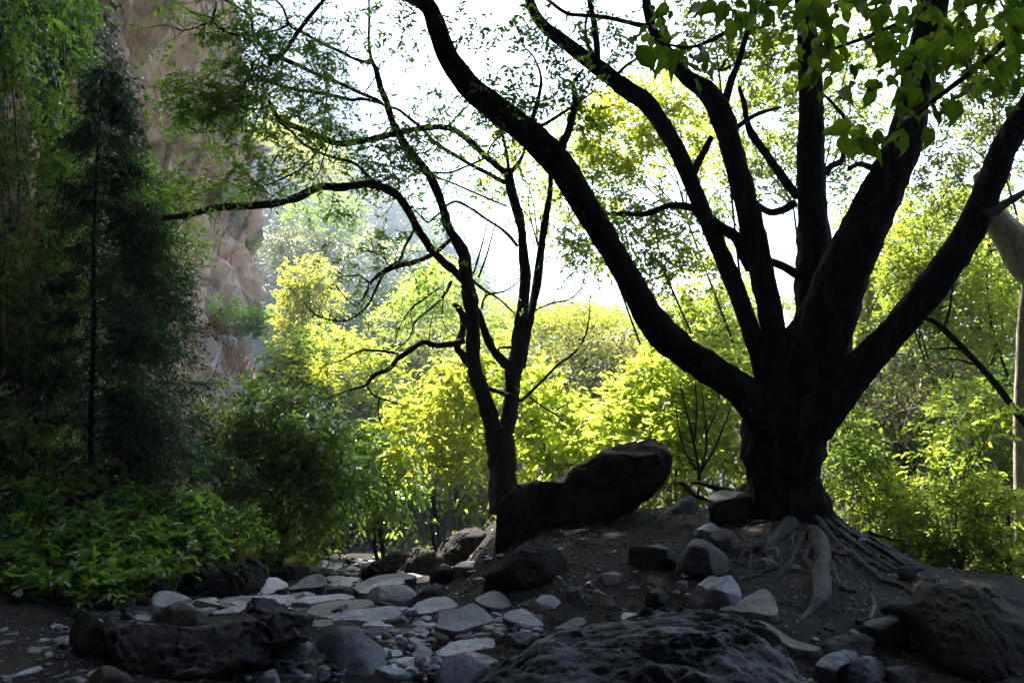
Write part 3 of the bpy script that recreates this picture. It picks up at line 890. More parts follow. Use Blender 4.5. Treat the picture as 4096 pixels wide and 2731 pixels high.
    for (px, py, rx, ry, dd, n) in [(1345, 45, 25, 60, 9.5, 10), (1380, 130, 40, 40, 9.6, 10), (1210, 90, 40, 60, 8.3, 12), (1250, 190, 50, 60, 8.3, 14), (1160, 240, 60, 30, 8.2, 14), (1140, 210, 40, 30, 8.1, 8),
                                    (1310, 210, 50, 50, 8.4, 14), (1330, 260, 40, 60, 8.4, 10), (1100, 60, 100, 40, 8.0, 8), (1390, 40, 30, 40, 9.4, 6), (920, 60, 40, 40, 7.7, 6), (1340, 430, 40, 50, 8.6, 8), (1400, 520, 40, 40, 8.7, 7), (1330, 560, 30, 40, 8.6, 6), (1180, 310, 40, 30, 8.3, 6), (1440, 120, 40, 40, 9.4, 5), (1260, 60, 40, 40, 9.5, 4)]:
        c = W(px, py, dd); s = dd / FPX
        n = int(n * 2.6)
        p = c + rng.uniform(-1, 1, (n, 3)) * np.array([rx * s, .3, ry * s]) * 1.15
        a = sprays(p, rand_dir(n) + np.array([0, 0, .2]), 0.24, 9, 0.068, .3, aspect=.42)
        P.append(a[0]); A.append(a[1]); N.append(a[2]); LL.append(a[3])
        for q in range(n):
            tw.tube([p[q] - 0.25 * unit(rand_dir(1)[0]), p[q], a[4][q]], [.003, .002, .001], .1, 4)
    leaves_part('leaf_spray', L['fine'], t, np.vstack(P), np.vstack(A), np.vstack(N), np.concatenate(LL), .42)
    tw.build('twig', M['twigdark'], t)['kind'] = 'stuff'
big_tree()

# ---- the twisted tree in the middle
def twisted_tree():
    d = 12.0
    base = W(1160, 1205, d)
    t = thing('twisted_tree', base, 'slim dark tree with two twisting stems and crooked bare branches left of the boulder', 'tree')
    tips = []; tw = MB()
    def part(name, reg, pts, d0, d1, ntw=0, tl=.5, sides=10, knob=.12, up=.3):
        P, r = limb_pts(reg, pts, d0, d1)
        MB().tube(P, r, .045, sides, .15, knob * 1.2, 12).build(name, M['bark2'], t)
        if ntw: twigs_on(tw, P, ntw, tl, .006, tips, up)
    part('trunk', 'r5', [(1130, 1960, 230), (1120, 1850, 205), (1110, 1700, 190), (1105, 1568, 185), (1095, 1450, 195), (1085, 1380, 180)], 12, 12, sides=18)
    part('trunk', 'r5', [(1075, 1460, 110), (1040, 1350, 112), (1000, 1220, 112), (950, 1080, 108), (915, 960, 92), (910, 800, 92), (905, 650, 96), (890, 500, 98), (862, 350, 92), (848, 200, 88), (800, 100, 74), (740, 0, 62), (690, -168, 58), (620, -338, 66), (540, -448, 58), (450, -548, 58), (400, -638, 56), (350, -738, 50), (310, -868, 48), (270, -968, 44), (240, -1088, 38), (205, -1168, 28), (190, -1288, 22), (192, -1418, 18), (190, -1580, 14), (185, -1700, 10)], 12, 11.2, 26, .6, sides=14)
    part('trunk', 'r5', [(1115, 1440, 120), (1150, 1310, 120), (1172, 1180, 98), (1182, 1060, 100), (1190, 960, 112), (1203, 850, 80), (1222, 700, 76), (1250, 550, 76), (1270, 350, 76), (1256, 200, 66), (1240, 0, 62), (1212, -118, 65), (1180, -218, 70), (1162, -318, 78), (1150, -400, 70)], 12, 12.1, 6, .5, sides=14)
    part('limb', 'r5', [(1245, 965, 60), (1268, 800, 60), (1300, 640, 55), (1350, 400, 55), (1372, 200, 54), (1400, 0, 50), (1420, -118, 44), (1440, -268, 38), (1440, -368, 32), (1430, -460, 22)], 12, 12.3, 4, .5)
    part('limb', 'r5', [(905, 960, 70), (845, 885, 62), (800, 822, 58), (830, 740, 54), (842, 650, 50), (815, 560, 46), (775, 530, 30)], 12, 11.9)
    part('limb', 'r5', [(915, 520, 44), (960, 620, 50), (1000, 750, 54), (1060, 860, 62), (1130, 935, 80), (1180, 980, 60)], 11.95, 12)
    BR = [
        ('r5', [(862, 380, 70), (830, 345, 70), (720, 250, 66), (620, 150, 62), (560, 60, 58), (520, 0, 58), (460, -118, 58), (390, -218, 58), (280, -278, 58), (180, -298, 56), (0, -278, 56), (-152, -278, 54), (-302, -208, 54), (-452, -168, 52), (-652, -148, 50), (-852, -138, 48), (-1052, -88, 44), (-1202, -68, 40), (-1352, -68, 34), (-1480, -78, 22)], 12, 9.6, 34, .45),
        ('r5', [(745, 90, 34), (700, 130, 34), (620, 190, 34), (500, 240, 34), (400, 262, 32), (290, 312, 28), (220, 360, 22), (190, 380, 14), (130, 330, 12), (60, 335, 10), (0, 340, 8), (-60, 390, 6)], 11.8, 10.9, 14, .4),
        ('r5', [(505, -10, 20), (490, 40, 20), (440, 130, 18), (400, 225, 16), (330, 270, 12), (240, 330, 10), (200, 390, 8)], 11.5, 11.2, 8, .3),
        ('r5', [(295, 312, 20), (240, 420, 17), (180, 540, 15), (100, 610, 13), (0, 645, 12), (-160, 610, 10), (-260, 520, 7)], 11.2, 10.6, 16, .35),
        ('r5', [(190, 380, 12), (170, 450, 11), (100, 540, 10), (0, 450, 9), (-40, 400, 6)], 11.1, 10.9, 8, .3),
        ('r5', [(400, 225, 12), (330, 260, 11), (290, 200, 10), (230, 180, 8), (150, 140, 7), (90, 160, 5)], 11.3, 11.0, 8, .3),
        ('r5', [(760, 370, 26), (700, 480, 20), (600, 570, 16), (510, 650, 14), (470, 760, 11), (370, 850, 7)], 11.9, 11.4, 10, .3),
        ('r5', [(700, 400, 16), (560, 500, 14), (480, 560, 12), (400, 690, 10), (370, 790, 6)], 11.9, 11.3, 8, .3),
        ('r5', [(710, 440, 10), (695, 600, 9), (720, 690, 8), (790, 750, 5)], 11.9, 11.8),
        ('r5', [(845, 780, 50), (760, 800, 45), (650, 810, 42), (570, 788, 40), (510, 820, 40), (440, 870, 40), (390, 902, 36), (330, 972, 34), (240, 1010, 32), (190, 1060, 28), (168, 1090, 22), (80, 1112, 12), (0, 1140, 10), (-110, 1190, 6)], 11.9, 11.0, 12, .3),
        ('r5', [(180, 1100, 16), (230, 1160, 14), (320, 1190, 12), (430, 1230, 6)], 11.1, 11.0, 4, .25),
        ('r5', [(262, 1175, 12), (255, 1290, 10), (300, 1400, 6)], 11.1, 11.1, 3, .2),
        ('r5', [(395, 868, 20), (250, 848, 16), (130, 850, 14), (0, 918, 10), (-90, 940, 6)], 11.4, 11.0, 8, .3),
        ('r5', [(605, 790, 10), (615, 680, 9), (632, 590, 6)], 11.7, 11.7),
        ('r5', [(1130, 1150, 32), (1190, 1160, 28), (1235, 1192, 24), (1310, 1130, 22), (1400, 1040, 20), (1500, 940, 18), (1600, 868, 16), (1680, 750, 13), (1708, 620, 10), (1715, 450, 6)], 11.9, 11.4, 8, .25),
        ('r5', [(1150, 1150, 30), (1080, 1128, 34), (1020, 1108, 36), (980, 1080, 30)], 11.95, 12),
        ('r5', [(1300, 1168, 14), (1400, 1240, 12), (1480, 1290, 11), (1550, 1352, 6)], 11.8, 11.6, 4, .2),
        ('r5', [(1470, 1265, 9), (1560, 1212, 8), (1622, 1200, 4)], 11.6, 11.6),
        ('r5', [(1325, 575, 14), (1450, 522, 14), (1560, 500, 12), (1640, 440, 10), (1680, 350, 6)], 12.1, 11.7, 8, .3),
        ('r5', [(900, 350, 16), (945, 210, 14), (985, 60, 11), (1010, -60, 6)], 11.95, 11.8),
        ('r5', [(945, 345, 16), (1000, 200, 14), (1050, 20, 11), (1085, -100, 5)], 11.95, 11.8),
        ('r5', [(900, 360, 26), (960, 410, 22), (1000, 440, 18), (1070, 480, 16), (1120, 520, 14), (1195, 592, 12)], 11.95, 12),
        ('r5', [(965, 560, 20), (1000, 470, 18), (1120, 440, 14), (1190, 400, 11), (1245, 350, 6)], 11.95, 11.9, 6, .3),
        ('r5', [(1215, 130, 24), (1160, 60, 22), (1090, 0, 20), (1000, -58, 20), (900, -128, 20), (800, -178, 20), (740, -160, 18), (700, -130, 12)], 12.1, 11.7, 6, .3),
        ('r5', [(1170, 825, 22), (1090, 830, 16), (1085, 850, 10)], 12, 11.9),
        ('r2', [(1125, 1190, 50), (1070, 1140, 44), (1000, 1080, 44), (880, 970, 48), (750, 885, 46), (600, 880, 44), (450, 902, 44), (380, 920, 42), (200, 958, 44), (0, 990, 46), (-150, 945, 44), (-300, 880, 42), (-420, 830, 38), (-480, 730, 30), (-500, 690, 14)], 12.1, 10.6, 26, .5),
        ('r2', [(1130, 1262, 34), (1000, 1190, 30), (900, 1140, 28), (800, 1080, 28), (700, 1020, 28), (620, 960, 28), (560, 890, 26), (500, 840, 22), (400, 760, 20), (340, 740, 16)], 12.1, 11.5, 8, .4),
        ('r2', [(1155, 1180, 28), (1140, 1060, 24), (1110, 930, 18), (1080, 880, 8)], 12.1, 12.0, 4, .4),
        ('r2', [(1170, 1190, 40), (1230, 1110, 30), (1258, 1050, 24), (1270, 980, 12)], 12.1, 12.2, 3, .3),
        ('r2', [(205, 435, 26), (100, 410, 24), (0, 360, 22), (-152, 290, 22), (-272, 222, 22), (-352, 180, 20), (-400, 60, 16), (-452, 0, 14), (-500, -60, 8)], 11.3, 10.0, 16, .5),
        ('r2', [(310, 742, 22), (250, 690, 24), (150, 650, 26), (90, 622, 26), (0, 580, 26), (-152, 520, 30), (-302, 450, 32), (-420, 402, 36), (-482, 400, 36), (-570, 290, 26), (-612, 220, 24), (-620, 130, 22), (-700, 60, 20), (-800, 0, 18), (-860, -60, 12)], 11.4, 9.8, 30, .5),
        ('r2', [(-500, 450, 30), (-470, 400, 36), (-400, 365, 32), (-302, 230, 30), (-230, 130, 28), (-122, 0, 24), (-60, -120, 18)], 10.1, 10.0, 10, .5),
        ('r2', [(290, 720, 18), (150, 682, 22), (80, 690, 22), (0, 672, 22), (-152, 640, 22), (-302, 620, 22), (-452, 580, 22), (-550, 540, 16), (-640, 590, 10), (-760, 660, 6)], 11.4, 9.7, 26, .5),
        ('r2', [(-610, 245, 20), (-730, 240, 18), (-812, 210, 17), (-880, 140, 16), (-862, 40, 14), (-880, -20, 12)], 9.9, 9.4, 14, .5),
        ('r2', [(-610, 245, 18), (-450, 210, 16), (-372, 180, 14), (-340, 160, 10)], 9.9, 10.1, 6, .4),
        ('r2', [(-880, 140, 12), (-970, 180, 10), (-1100, 212, 8), (-1200, 170, 4)], 9.5, 9.2, 10, .4),
        ('r2', [(250, 1280, 22), (200, 1230, 22), (100, 1132, 22), (0, 1100, 22), (-102, 1070, 20), (-252, 1000, 20), (-352, 900, 18), (-450, 830, 14), (-510, 790, 8)], 11.5, 10.4, 14, .4),
        ('r2', [(-120, 1000, 14), (-180, 1060, 13), (-260, 1150, 12), (-400, 1230, 10), (-560, 1290, 8), (-700, 1330, 4)], 10.6, 9.9, 14, .4),
        ('r2', [(-80, 985, 10), (-120, 1080, 9), (-160, 1200, 8), (-240, 1260, 4)], 10.6, 10.4, 4, .3),
        ('r2', [(1020, 1070, 16), (950, 1110, 18), (850, 1152, 18), (750, 1190, 18), (630, 1190, 16), (540, 1180, 10)], 12.05, 11.7, 6, .3),
        ('r2', [(1000, 1070, 18), (1050, 980, 14), (1100, 940, 10)], 12.0, 12.0, 3, .3),
        ('r2', [(640, 1215, 18), (760, 1260, 14), (900, 1320, 14), (1040, 1380, 14), (1140, 1420, 12)], 11.6, 12.0, 4, .3),
        ('r2', [(690, 1460, 16), (640, 1500, 14), (590, 1530, 12), (500, 1440, 9), (420, 1400, 5)], 11.6, 11.4, 4, .3),
        ('r2', [(-90, 620, 12), (-110, 750, 10), (-130, 880, 7)], 10.8, 10.8, 4, .3),
        ('r2', [(-600, 420, 12), (-660, 560, 11), (-760, 680, 9), (-900, 640, 7), (-1000, 720, 4)], 9.9, 9.5, 12, .4),
        ('r2', [(-540, 470, 12), (-580, 620, 10), (-590, 760, 6)], 10.0, 9.9, 6, .3),
        ('r2', [(-650, 780, 12), (-760, 870, 10), (-900, 910, 8), (-1060, 915, 4)], 10.2, 9.6, 8, .3),
        ('r2', [(160, 640, 12), (230, 540, 10), (300, 360, 6)], 11.4, 11.3, 6, .3),
        ('r2', [(740, 880, 16), (800, 800, 13), (880, 720, 9), (920, 640, 5)], 11.6, 11.4, 8, .4),
        ('r2', [(520, 1060, 14), (600, 1040, 11), (700, 920, 5)], 11.5, 11.4, 4, .3),
    ]
    for b in BR:
        part('branch', b[0], b[1], b[2], b[3], *(b[4:] if len(b) > 4 else ()), sides=8)
    tw.build('twig', M['twigdark'], t)['kind'] = 'stuff'
    # small leaves on part of the twigs, thick on the left and upper twigs, thin elsewhere
    P = []; A = []
    for p, dd in tips:
        u = p - np.array([0, 0, CAM_Z]); sx = 1176 + FPX * u[0] / u[1]; sy = 900 - FPX * u[2] / u[1]
        dens = 0.85 if (sx < 760 and sy < 480) else 0.6 if sy < 420 else 0.35 if sx < 1000 else 0.25
        if rng.random() < dens:
            P.append(p); A.append(dd)
    P = np.array(P); A = np.array(A)
    a = sprays(P, A, .26, 8, .062, .35, aspect=.36)
    pos, ax, nr, ll = list(a[:4])
    PP, AA, NN, LL = [pos], [ax], [nr], [ll]
    tw2 = MB()
    for (px, py, rx, ry, dd, n) in [(500, 250, 130, 50, 9.6, 130), (430, 210, 70, 45, 9.4, 50), (560, 190, 70, 60, 9.7, 60), (620, 110, 70, 90, 9.9, 60), (520, 60, 70, 60, 9.5, 46), (700, 230, 80, 70, 10.2, 60), (760, 290, 70, 60, 10.5, 50),
                                    (740, 130, 80, 60, 10.2, 46), (830, 60, 50, 60, 10.9, 22), (600, 320, 80, 50, 10.0, 40), (420, 440, 90, 45, 9.6, 50), (560, 420, 90, 40, 10.0, 36), (660, 400, 60, 60, 10.4, 26), (900, 330, 100, 50, 11.4, 95), (880, 400, 90, 50, 11.4, 95), (1080, 330, 60, 50, 11.8, 26), (1150, 260, 50, 50, 11.9, 20),
                                    (960, 370, 80, 60, 11.6, 40), (1000, 270, 80, 40, 11.5, 26), (930, 120, 50, 80, 11.2, 12), (980, 640, 40, 50, 11.7, 30), (880, 560, 70, 50, 11.3, 26), (1040, 220, 60, 40, 11.2, 14), (1010, 500, 50, 40, 11.6, 14), (1080, 430, 40, 40, 11.8, 10), (790, 480, 60, 30, 11.0, 14), (770, 600, 60, 40, 11.0, 14)]:
        c = W(px, py, dd); s = dd / FPX
        p = c + rng.normal(size=(n, 3)) * np.array([rx * s, .35, ry * s]) * .5
        ddr = rand_dir(n) * np.array([1, 1, .5])
        b = sprays(p, ddr, .26, 10, .072, .35, aspect=.42)
        PP.append(b[0]); AA.append(b[1]); NN.append(b[2]); LL.append(b[3])
        for q in range(n):
            tw2.tube([p[q] - unit(ddr[q]) * .2 + 0.05 * rand_dir(1)[0], p[q], b[4][q]], [.0025, .002, .001], .12, 4)
    tw2.build('twig', M['twigdark'], t)['kind'] = 'stuff'
    leaves_part('leaf_spray', L['fine'], t, np.vstack(PP), np.vstack(AA), np.vstack(NN), np.concatenate(LL), .42)
twisted_tree()

# ---- sunlit shrubs and trees in the middle of the gorge
plant('leafy_shrub', 'bright lime leafy shrub glowing behind the right end of the big boulder', 'shrub', 1560, 13.5,
      [(1510, 960, 120, 90), (1560, 880, 110, 80), (1640, 960, 90, 110), (1450, 1010, 110, 70, 12.6), (1600, 1060, 110, 50, 12.8), (1660, 840, 70, 60, 14.5)], 'lime', 20, 4.5, .58, 7, 3.2, stems=2, tr=.02, tmpl=LEAF6, pick=220, pmat='glow')
plant('leafy_shrub', 'yellow green broad leaved shrub just left of the twisted tree trunk', 'shrub', 1010, 14.5,
      [(1000, 950, 85, 80), (1070, 920, 60, 80), (960, 1010, 60, 50), (1050, 1010, 60, 60), (1080, 850, 50, 50)], 'yellow', 20, 3.8, .56, 7, 3.2, stems=2, tmpl=LEAF6, pick=180, pmat='yellow1')
plant('leafy_shrub', 'yellow green shrub between the twisted tree trunk and the big boulder', 'shrub', 1260, 14.0,
      [(1250, 980, 90, 80), (1330, 1000, 80, 60), (1230, 900, 60, 50), (1260, 1060, 90, 45)], 'lime', 20, 4.0, .6, 7, 3.2, stems=2, tmpl=LEAF6)
plant('leafy_shrub', 'thin hanging yellow twigs and leaves over the dark hollow left of the twisted trunk', 'shrub', 1060, 13.6,
      [(1040, 1075, 55, 45), (1090, 1060, 35, 60), (1010, 1040, 50, 30)], 'yellow', 15, 2.0, .45, 7, 4, stems=3, tr=.008)
plant('round_tree', 'shadowed tangled tree with brownish foliage behind the twisted tree', 'tree', 1340, 22,
      [(1340, 880, 110, 70), (1300, 820, 100, 60), (1400, 850, 80, 80)], 'brownish', 13, 2.6, .5, 8, 5, stems=3, twiggy=6, tr=.016)
plant('round_tree', 'yellow olive tree in the middle distance behind the leaning left limb', 'tree', 1330, 25,
      [(1330, 770, 110, 45), (1240, 780, 80, 60), (1420, 790, 60, 60), (1300, 740, 90, 30)], 'yellow', 11, 3.2, .5, 8, 4, stems=2)
plant('round_tree', 'olive crowned tree rising just right of the leaning left limb', 'tree', 1600, 19,
      [(1580, 770, 80, 60), (1660, 730, 70, 70), (1560, 720, 60, 30), (1700, 790, 50, 70)], 'canopy', 13, 3.0, .5, 8, 4, stems=2)
plant('round_tree', 'flat topped green tree on the skyline left of the leaning limb', 'tree', 1360, 42,
      [(1340, 722, 60, 16), (1300, 735, 50, 20), (1390, 732, 50, 18)], 'mid', 8, 4, .5, 8, 4)
plant('round_tree', 'pale yellow tree on the skyline between the two twisting stems', 'tree', 1130, 36,
      [(1130, 730, 60, 40), (1090, 760, 60, 40), (1180, 760, 50, 40)], 'lime', 9, 3.5, .5, 8, 4)
plant('round_tree', 'yellow green tree just left of the twisting stems on the valley side', 'tree', 990, 34,
      [(980, 690, 70, 50), (1020, 650, 50, 50), (940, 730, 70, 45), (1010, 740, 50, 40)], 'lime', 9, 3.3, .5, 8, 4)
plant('round_tree', 'golden leaved tree with many small yellow leaves below the crooked low branch', 'tree', 790, 25,
      [(780, 830, 85, 60), (840, 880, 90, 65), (760, 900, 70, 60), (880, 940, 60, 60), (820, 960, 70, 60)], 'yellow', 13, 3.3, .55, 8, 3.6, stems=2, twiggy=3)
plant('round_tree', 'olive yellow tree lit from behind above the crooked low branch', 'tree', 930, 27,
      [(930, 830, 80, 50), (1010, 790, 70, 45), (880, 800, 60, 40), (960, 880, 60, 40)], 'olive', 11, 3.0, .5, 8, 4, stems=2, twiggy=2)
plant('round_tree', 'yellow rimmed tree standing at the right of the earth trail', 'tree', 690, 36,
      [(700, 650, 55, 45), (680, 710, 45, 60), (730, 690, 50, 60), (665, 760, 30, 40), (720, 620, 40, 20)], 'gold', 9, 3.0, .55, 8, 3.4)
plant('round_tree', 'dull green tree below the trail in shade', 'tree', 660, 27,
      [(680, 820, 60, 50), (710, 860, 70, 60), (660, 870, 50, 40), (730, 800, 50, 50)], 'mid', 11, 3.4, .5, 8, 4, stems=2)
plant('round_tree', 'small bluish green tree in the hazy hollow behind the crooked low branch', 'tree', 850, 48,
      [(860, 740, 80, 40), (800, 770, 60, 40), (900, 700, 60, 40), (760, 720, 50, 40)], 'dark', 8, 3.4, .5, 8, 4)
plant('low_shrub', 'rounded green shrub on the bank above the trail rocks', 'shrub', 590, 38,
      [(590, 732, 46, 18), (615, 750, 40, 20), (565, 742, 24, 14)], 'shade', 8, 4.0, .45, 8, 4, base_py=770)
plant('low_shrub', 'dull low shrub at the cliff foot beside the trail', 'shrub', 480, 37,
      [(470, 735, 40, 16), (500, 718, 30, 12)], 'shade', 8, 3.2, .45, 8, 4, base_py=760)

# ---- right side woodland, half sunlit
for nm, lb, px, d, bl, m, lp, kk, st in [
    ('wood_tree', 'pale green tree seen between the vertical stem and the thick right stem', 1990, 19, [(1960, 560, 50, 60), (2010, 690, 60, 70), (1990, 780, 60, 60), (2060, 600, 60, 70)], 'canopy', 12, 3.2, 2),
    ('wood_tree', 'tall bright green tree behind the far right stem', 2140, 17, [(2110, 560, 70, 60), (2180, 640, 80, 70), (2120, 700, 60, 60), (2200, 760, 80, 60), (2090, 640, 60, 60)], 'canopy', 12, 3.4, 2),
    ('wood_tree', 'sunny woodland tree at the right edge of the picture', 2290, 16, [(2300, 640, 80, 70), (2260, 730, 80, 70), (2320, 780, 70, 70), (2270, 560, 70, 50)], 'lime', 12, 2.8, 2),
    ('wood_tree', 'brown twiggy tree with thin dry leaves right of the big trunk', 2080, 15, [(2060, 900, 100, 60), (2160, 880, 90, 60), (2010, 960, 60, 50)], 'brownish', 11, 1.5, 4),
    ('wood_tree', 'dark hollowed bush in shade right of the big trunk', 2010, 16.5, [(2020, 1000, 90, 90), (2090, 960, 80, 80), (2000, 1100, 60, 60)], 'dark', 12, 3.2, 3),
    ('wood_tree', 'bushy green understorey tree low at the right edge', 2300, 13, [(2290, 1000, 90, 70), (2330, 1110, 80, 80), (2230, 1060, 80, 60), (2260, 930, 90, 50)], 'mid', 13, 3.2, 3),
]:
    plant(nm, lb, 'tree', px, d, bl, m, lp, kk, .52, 8, 4, stems=st, twiggy=2, tmpl=LEAF4)
for lb, px, d, bl, m, lp, kk in [
    ('sunlit leafy shrub touching the right side of the big trunk', 1960, 11.5, [(1950, 1040, 55, 70), (1990, 1110, 60, 60), (1930, 960, 30, 40)], 'mid', 15, 2.8),
    ('bright green shrub on the slope above the spreading roots', 2060, 11.2, [(2060, 1150, 70, 60), (2020, 1210, 60, 40), (2110, 1210, 70, 50)], 'lime', 13, 2.8),
    ('green shrub with yellow tips above the right boulder', 2200, 10.6, [(2190, 1200, 80, 70), (2250, 1280, 80, 50), (2140, 1260, 60, 40)], 'mid', 13, 3.0),
    ('dense sunlit shrub in the lower right corner of the woodland', 2310, 10.4, [(2320, 1210, 70, 80), (2330, 1310, 60, 50), (2280, 1150, 60, 50)], 'lime', 13, 2.6),
    ('loose shrub with large lime leaves in front of the leaning thin trunk', 2200, 10.9, [(2170, 960, 40, 25), (2130, 1040, 50, 20), (2240, 1010, 50, 30), (2200, 1090, 60, 20), (2290, 950, 40, 25)], 'lime', 20, 1.0),
]:
    plant('wood_shrub', lb, 'shrub', px, d, bl, m, lp, kk, .5, 7, 3.4, stems=3, tr=.012, twiggy=1, tmpl=LEAF6)

for lb, px, d, bl, m in [
    ('dense green tree deep behind the lime shrub and boulder', 1480, 27, [(1450, 900, 120, 80), (1560, 980, 110, 90), (1620, 860, 100, 80), (1500, 1060, 130, 60), (1380, 1000, 90, 70)], 'mid'),
    ('dense green tree deep behind the twisted trunk', 1120, 28, [(1100, 900, 110, 80), (1200, 980, 110, 90), (1050, 1020, 100, 70), (1230, 880, 90, 70), (1150, 1080, 120, 60)], 'olive'),
    ('dark green wall of wood just right of the big trunk', 2010, 23, [(1990, 820, 100, 90), (2080, 920, 110, 100), (1980, 1020, 110, 100), (2100, 1080, 120, 90), (1980, 1150, 100, 60)], 'olive'),
    ('dark green wall of wood near the right edge', 2260, 22, [(2220, 880, 120, 100), (2330, 960, 110, 110), (2240, 1060, 130, 100), (2330, 1180, 110, 90), (2180, 1200, 120, 80)], 'mid'),
    ('shaded wood high behind the far right stem', 2240, 24, [(2180, 560, 110, 80), (2300, 600, 110, 90), (2120, 700, 110, 90), (2260, 760, 130, 90), (2340, 700, 90, 90), (2050, 640, 80, 100)], 'olive'),
    ('low wood between the upright stems and the trunk fork', 1660, 30, [(1640, 780, 90, 70), (1720, 720, 80, 60), (1560, 800, 80, 60), (1760, 820, 80, 90), (1950, 720, 90, 90)], 'canopy')]:
    plant('wood_tree', lb, 'tree', px, d, bl, m, 14, 3.6, .55, 8, 4, stems=3, twiggy=2, shell=.25)

# ---- leafy tops behind the large tree with sky between them
for lb, px, d, bl, m, lp, kk in [
    ('airy yellow green treetop left of the first upright stem', 1600, 17, [(1450, 270, 110, 70), (1400, 330, 90, 70), (1530, 240, 70, 70), (1500, 350, 80, 50), (1390, 420, 60, 50), (1330, 300, 60, 50), (1600, 300, 50, 60)], 'yellow', 11, 1.25),
    ('thin treetop hanging between the leaning limb and the first upright stem', 1520, 16, [(1500, 560, 90, 50), (1580, 540, 80, 60), (1430, 520, 60, 40), (1560, 640, 90, 40), (1500, 460, 80, 30)], 'canopy', 12, 1.15),
    ('small leaved treetop behind the two middle upright stems', 1760, 18, [(1760, 280, 80, 110), (1740, 430, 60, 60), (1800, 150, 60, 80), (1780, 370, 50, 60), (1700, 180, 50, 70)], 'canopy', 10, 1.0),
    ('leafy treetop right of the vertical stem', 1950, 17, [(1960, 200, 70, 90), (1930, 330, 40, 60), (1950, 430, 40, 60), (2000, 300, 50, 60), (1960, 80, 60, 60)], 'canopy', 10, 0.95),
    ('olive treetop filling the upper right corner', 2230, 16, [(2200, 180, 100, 80), (2290, 250, 80, 70), (2220, 330, 90, 60), (2180, 420, 70, 50), (2300, 150, 60, 60), (2250, 60, 90, 60), (2320, 380, 50, 40)], 'olive', 10, 1.1),
    ('pale treetop beneath the far right stem', 2180, 18, [(2140, 480, 80, 50), (2230, 490, 60, 40), (2290, 470, 60, 40)], 'canopy', 10, 1.8),
    ('small leaved twigs hanging above the leaning left limb', 1370, 18, [(1330, 420, 50, 60), (1350, 520, 50, 50), (1300, 560, 40, 40), (1360, 600, 40, 30)], 'canopy', 11, 0.9),
    ('thin twigs and yellow leaves between the stems of the twisted tree', 1190, 20, [(1150, 430, 50, 40), (1220, 400, 50, 60), (1240, 480, 40, 50), (1170, 340, 60, 40)], 'yellow', 11, 0.8),
    ('thin leafy treetop at the top of the picture above the fig leaves', 1700, 15, [(1680, 60, 80, 50), (1760, 40, 80, 50), (1640, 110, 60, 40), (1560, 60, 60, 50), (1720, 140, 60, 50), (1800, 100, 60, 60)], 'canopy', 11, 0.8),
    ('feathery bright treetop right of the first upright stem', 1640, 19, [(1620, 330, 40, 60), (1640, 430, 40, 60), (1660, 650, 50, 60)], 'yellow', 10, 1.0),
]:
    plant('tall_tree', lb, 'tree', 1866 if 1690 < px < 2100 else 1810 if 1500 < px < 2100 else (1192 if px < 1250 else 1600 if px < 1500 else 2420), d, bl, m, lp * 1.3, kk * 2.3, .5, 8, 3.4, stems=1, tr=.016, twiggy=5, thr=0.05, hubf=(.8, .95))

# named limbs and trunks of the woodland
def traced(name, label, cat, segs, mat, group=None, sides=12, part='trunk', down=None):
    first = limb_pts(*segs[0][:4])[0][0]
    t = thing(name, first, label, cat, group)
    for i, s in enumerate(segs):
        P, r = limb_pts(*s[:4])
        MB().tube(P, r, .08, sides, .07, .08, 6).build(part if i == 0 else 'branch', M[mat], t)
    return t
traced('pale_trunk', 'pale sunlit tree trunk standing at the right edge', 'tree trunk', [('D', [(2350, 1460, 34), (2345, 1250, 27), (2343, 1080, 26), (2341, 960, 25), (2345, 840, 23), (2352, 700, 22), (2375, 600, 30)], 11.7, 11.9),
       ], 'palebark')
traced('old_tree', 'thick grey brown leaning trunk high at the right edge', 'tree', [('D', [(2700, 1250, 110), (2560, 900, 100), (2440, 700, 92), (2352, 590, 84), (2318, 540, 72), (2290, 505, 60), (2270, 470, 46), (2250, 400, 30)], 11.5, 12.0)], 'palebark')
traced('leaning_trunk', 'thin dark trunk leaning down to the right edge through the shrubs', 'tree trunk', [('r6', [(2700, 1720, 54), (2352, 1340, 48), (2250, 1200, 46), (2100, 1010, 46), (1950, 850, 44), (1800, 700, 40), (1720, 640, 36), (1640, 610, 24), (1560, 520, 14)], 11.0, 11.6),
       ('r6', [(1800, 700, 22), (1840, 560, 18), (1860, 420, 14), (1900, 300, 8)], 11.6, 11.8), ('r6', [(1940, 840, 20), (1860, 830, 16), (1760, 835, 12), (1660, 830, 6)], 11.5, 11.6), ('r6', [(2000, 940, 18), (1900, 910, 14), (1780, 900, 8)], 11.4, 11.6)], 'bark')
traced('pale_trunk', 'short pale trunk showing in the fork of the big tree', 'tree trunk', [('D', [(1975, 900, 30), (1976, 820, 26), (1984, 740, 24), (1994, 690, 22), (1998, 620, 16)], 19, 19)], 'palebark')
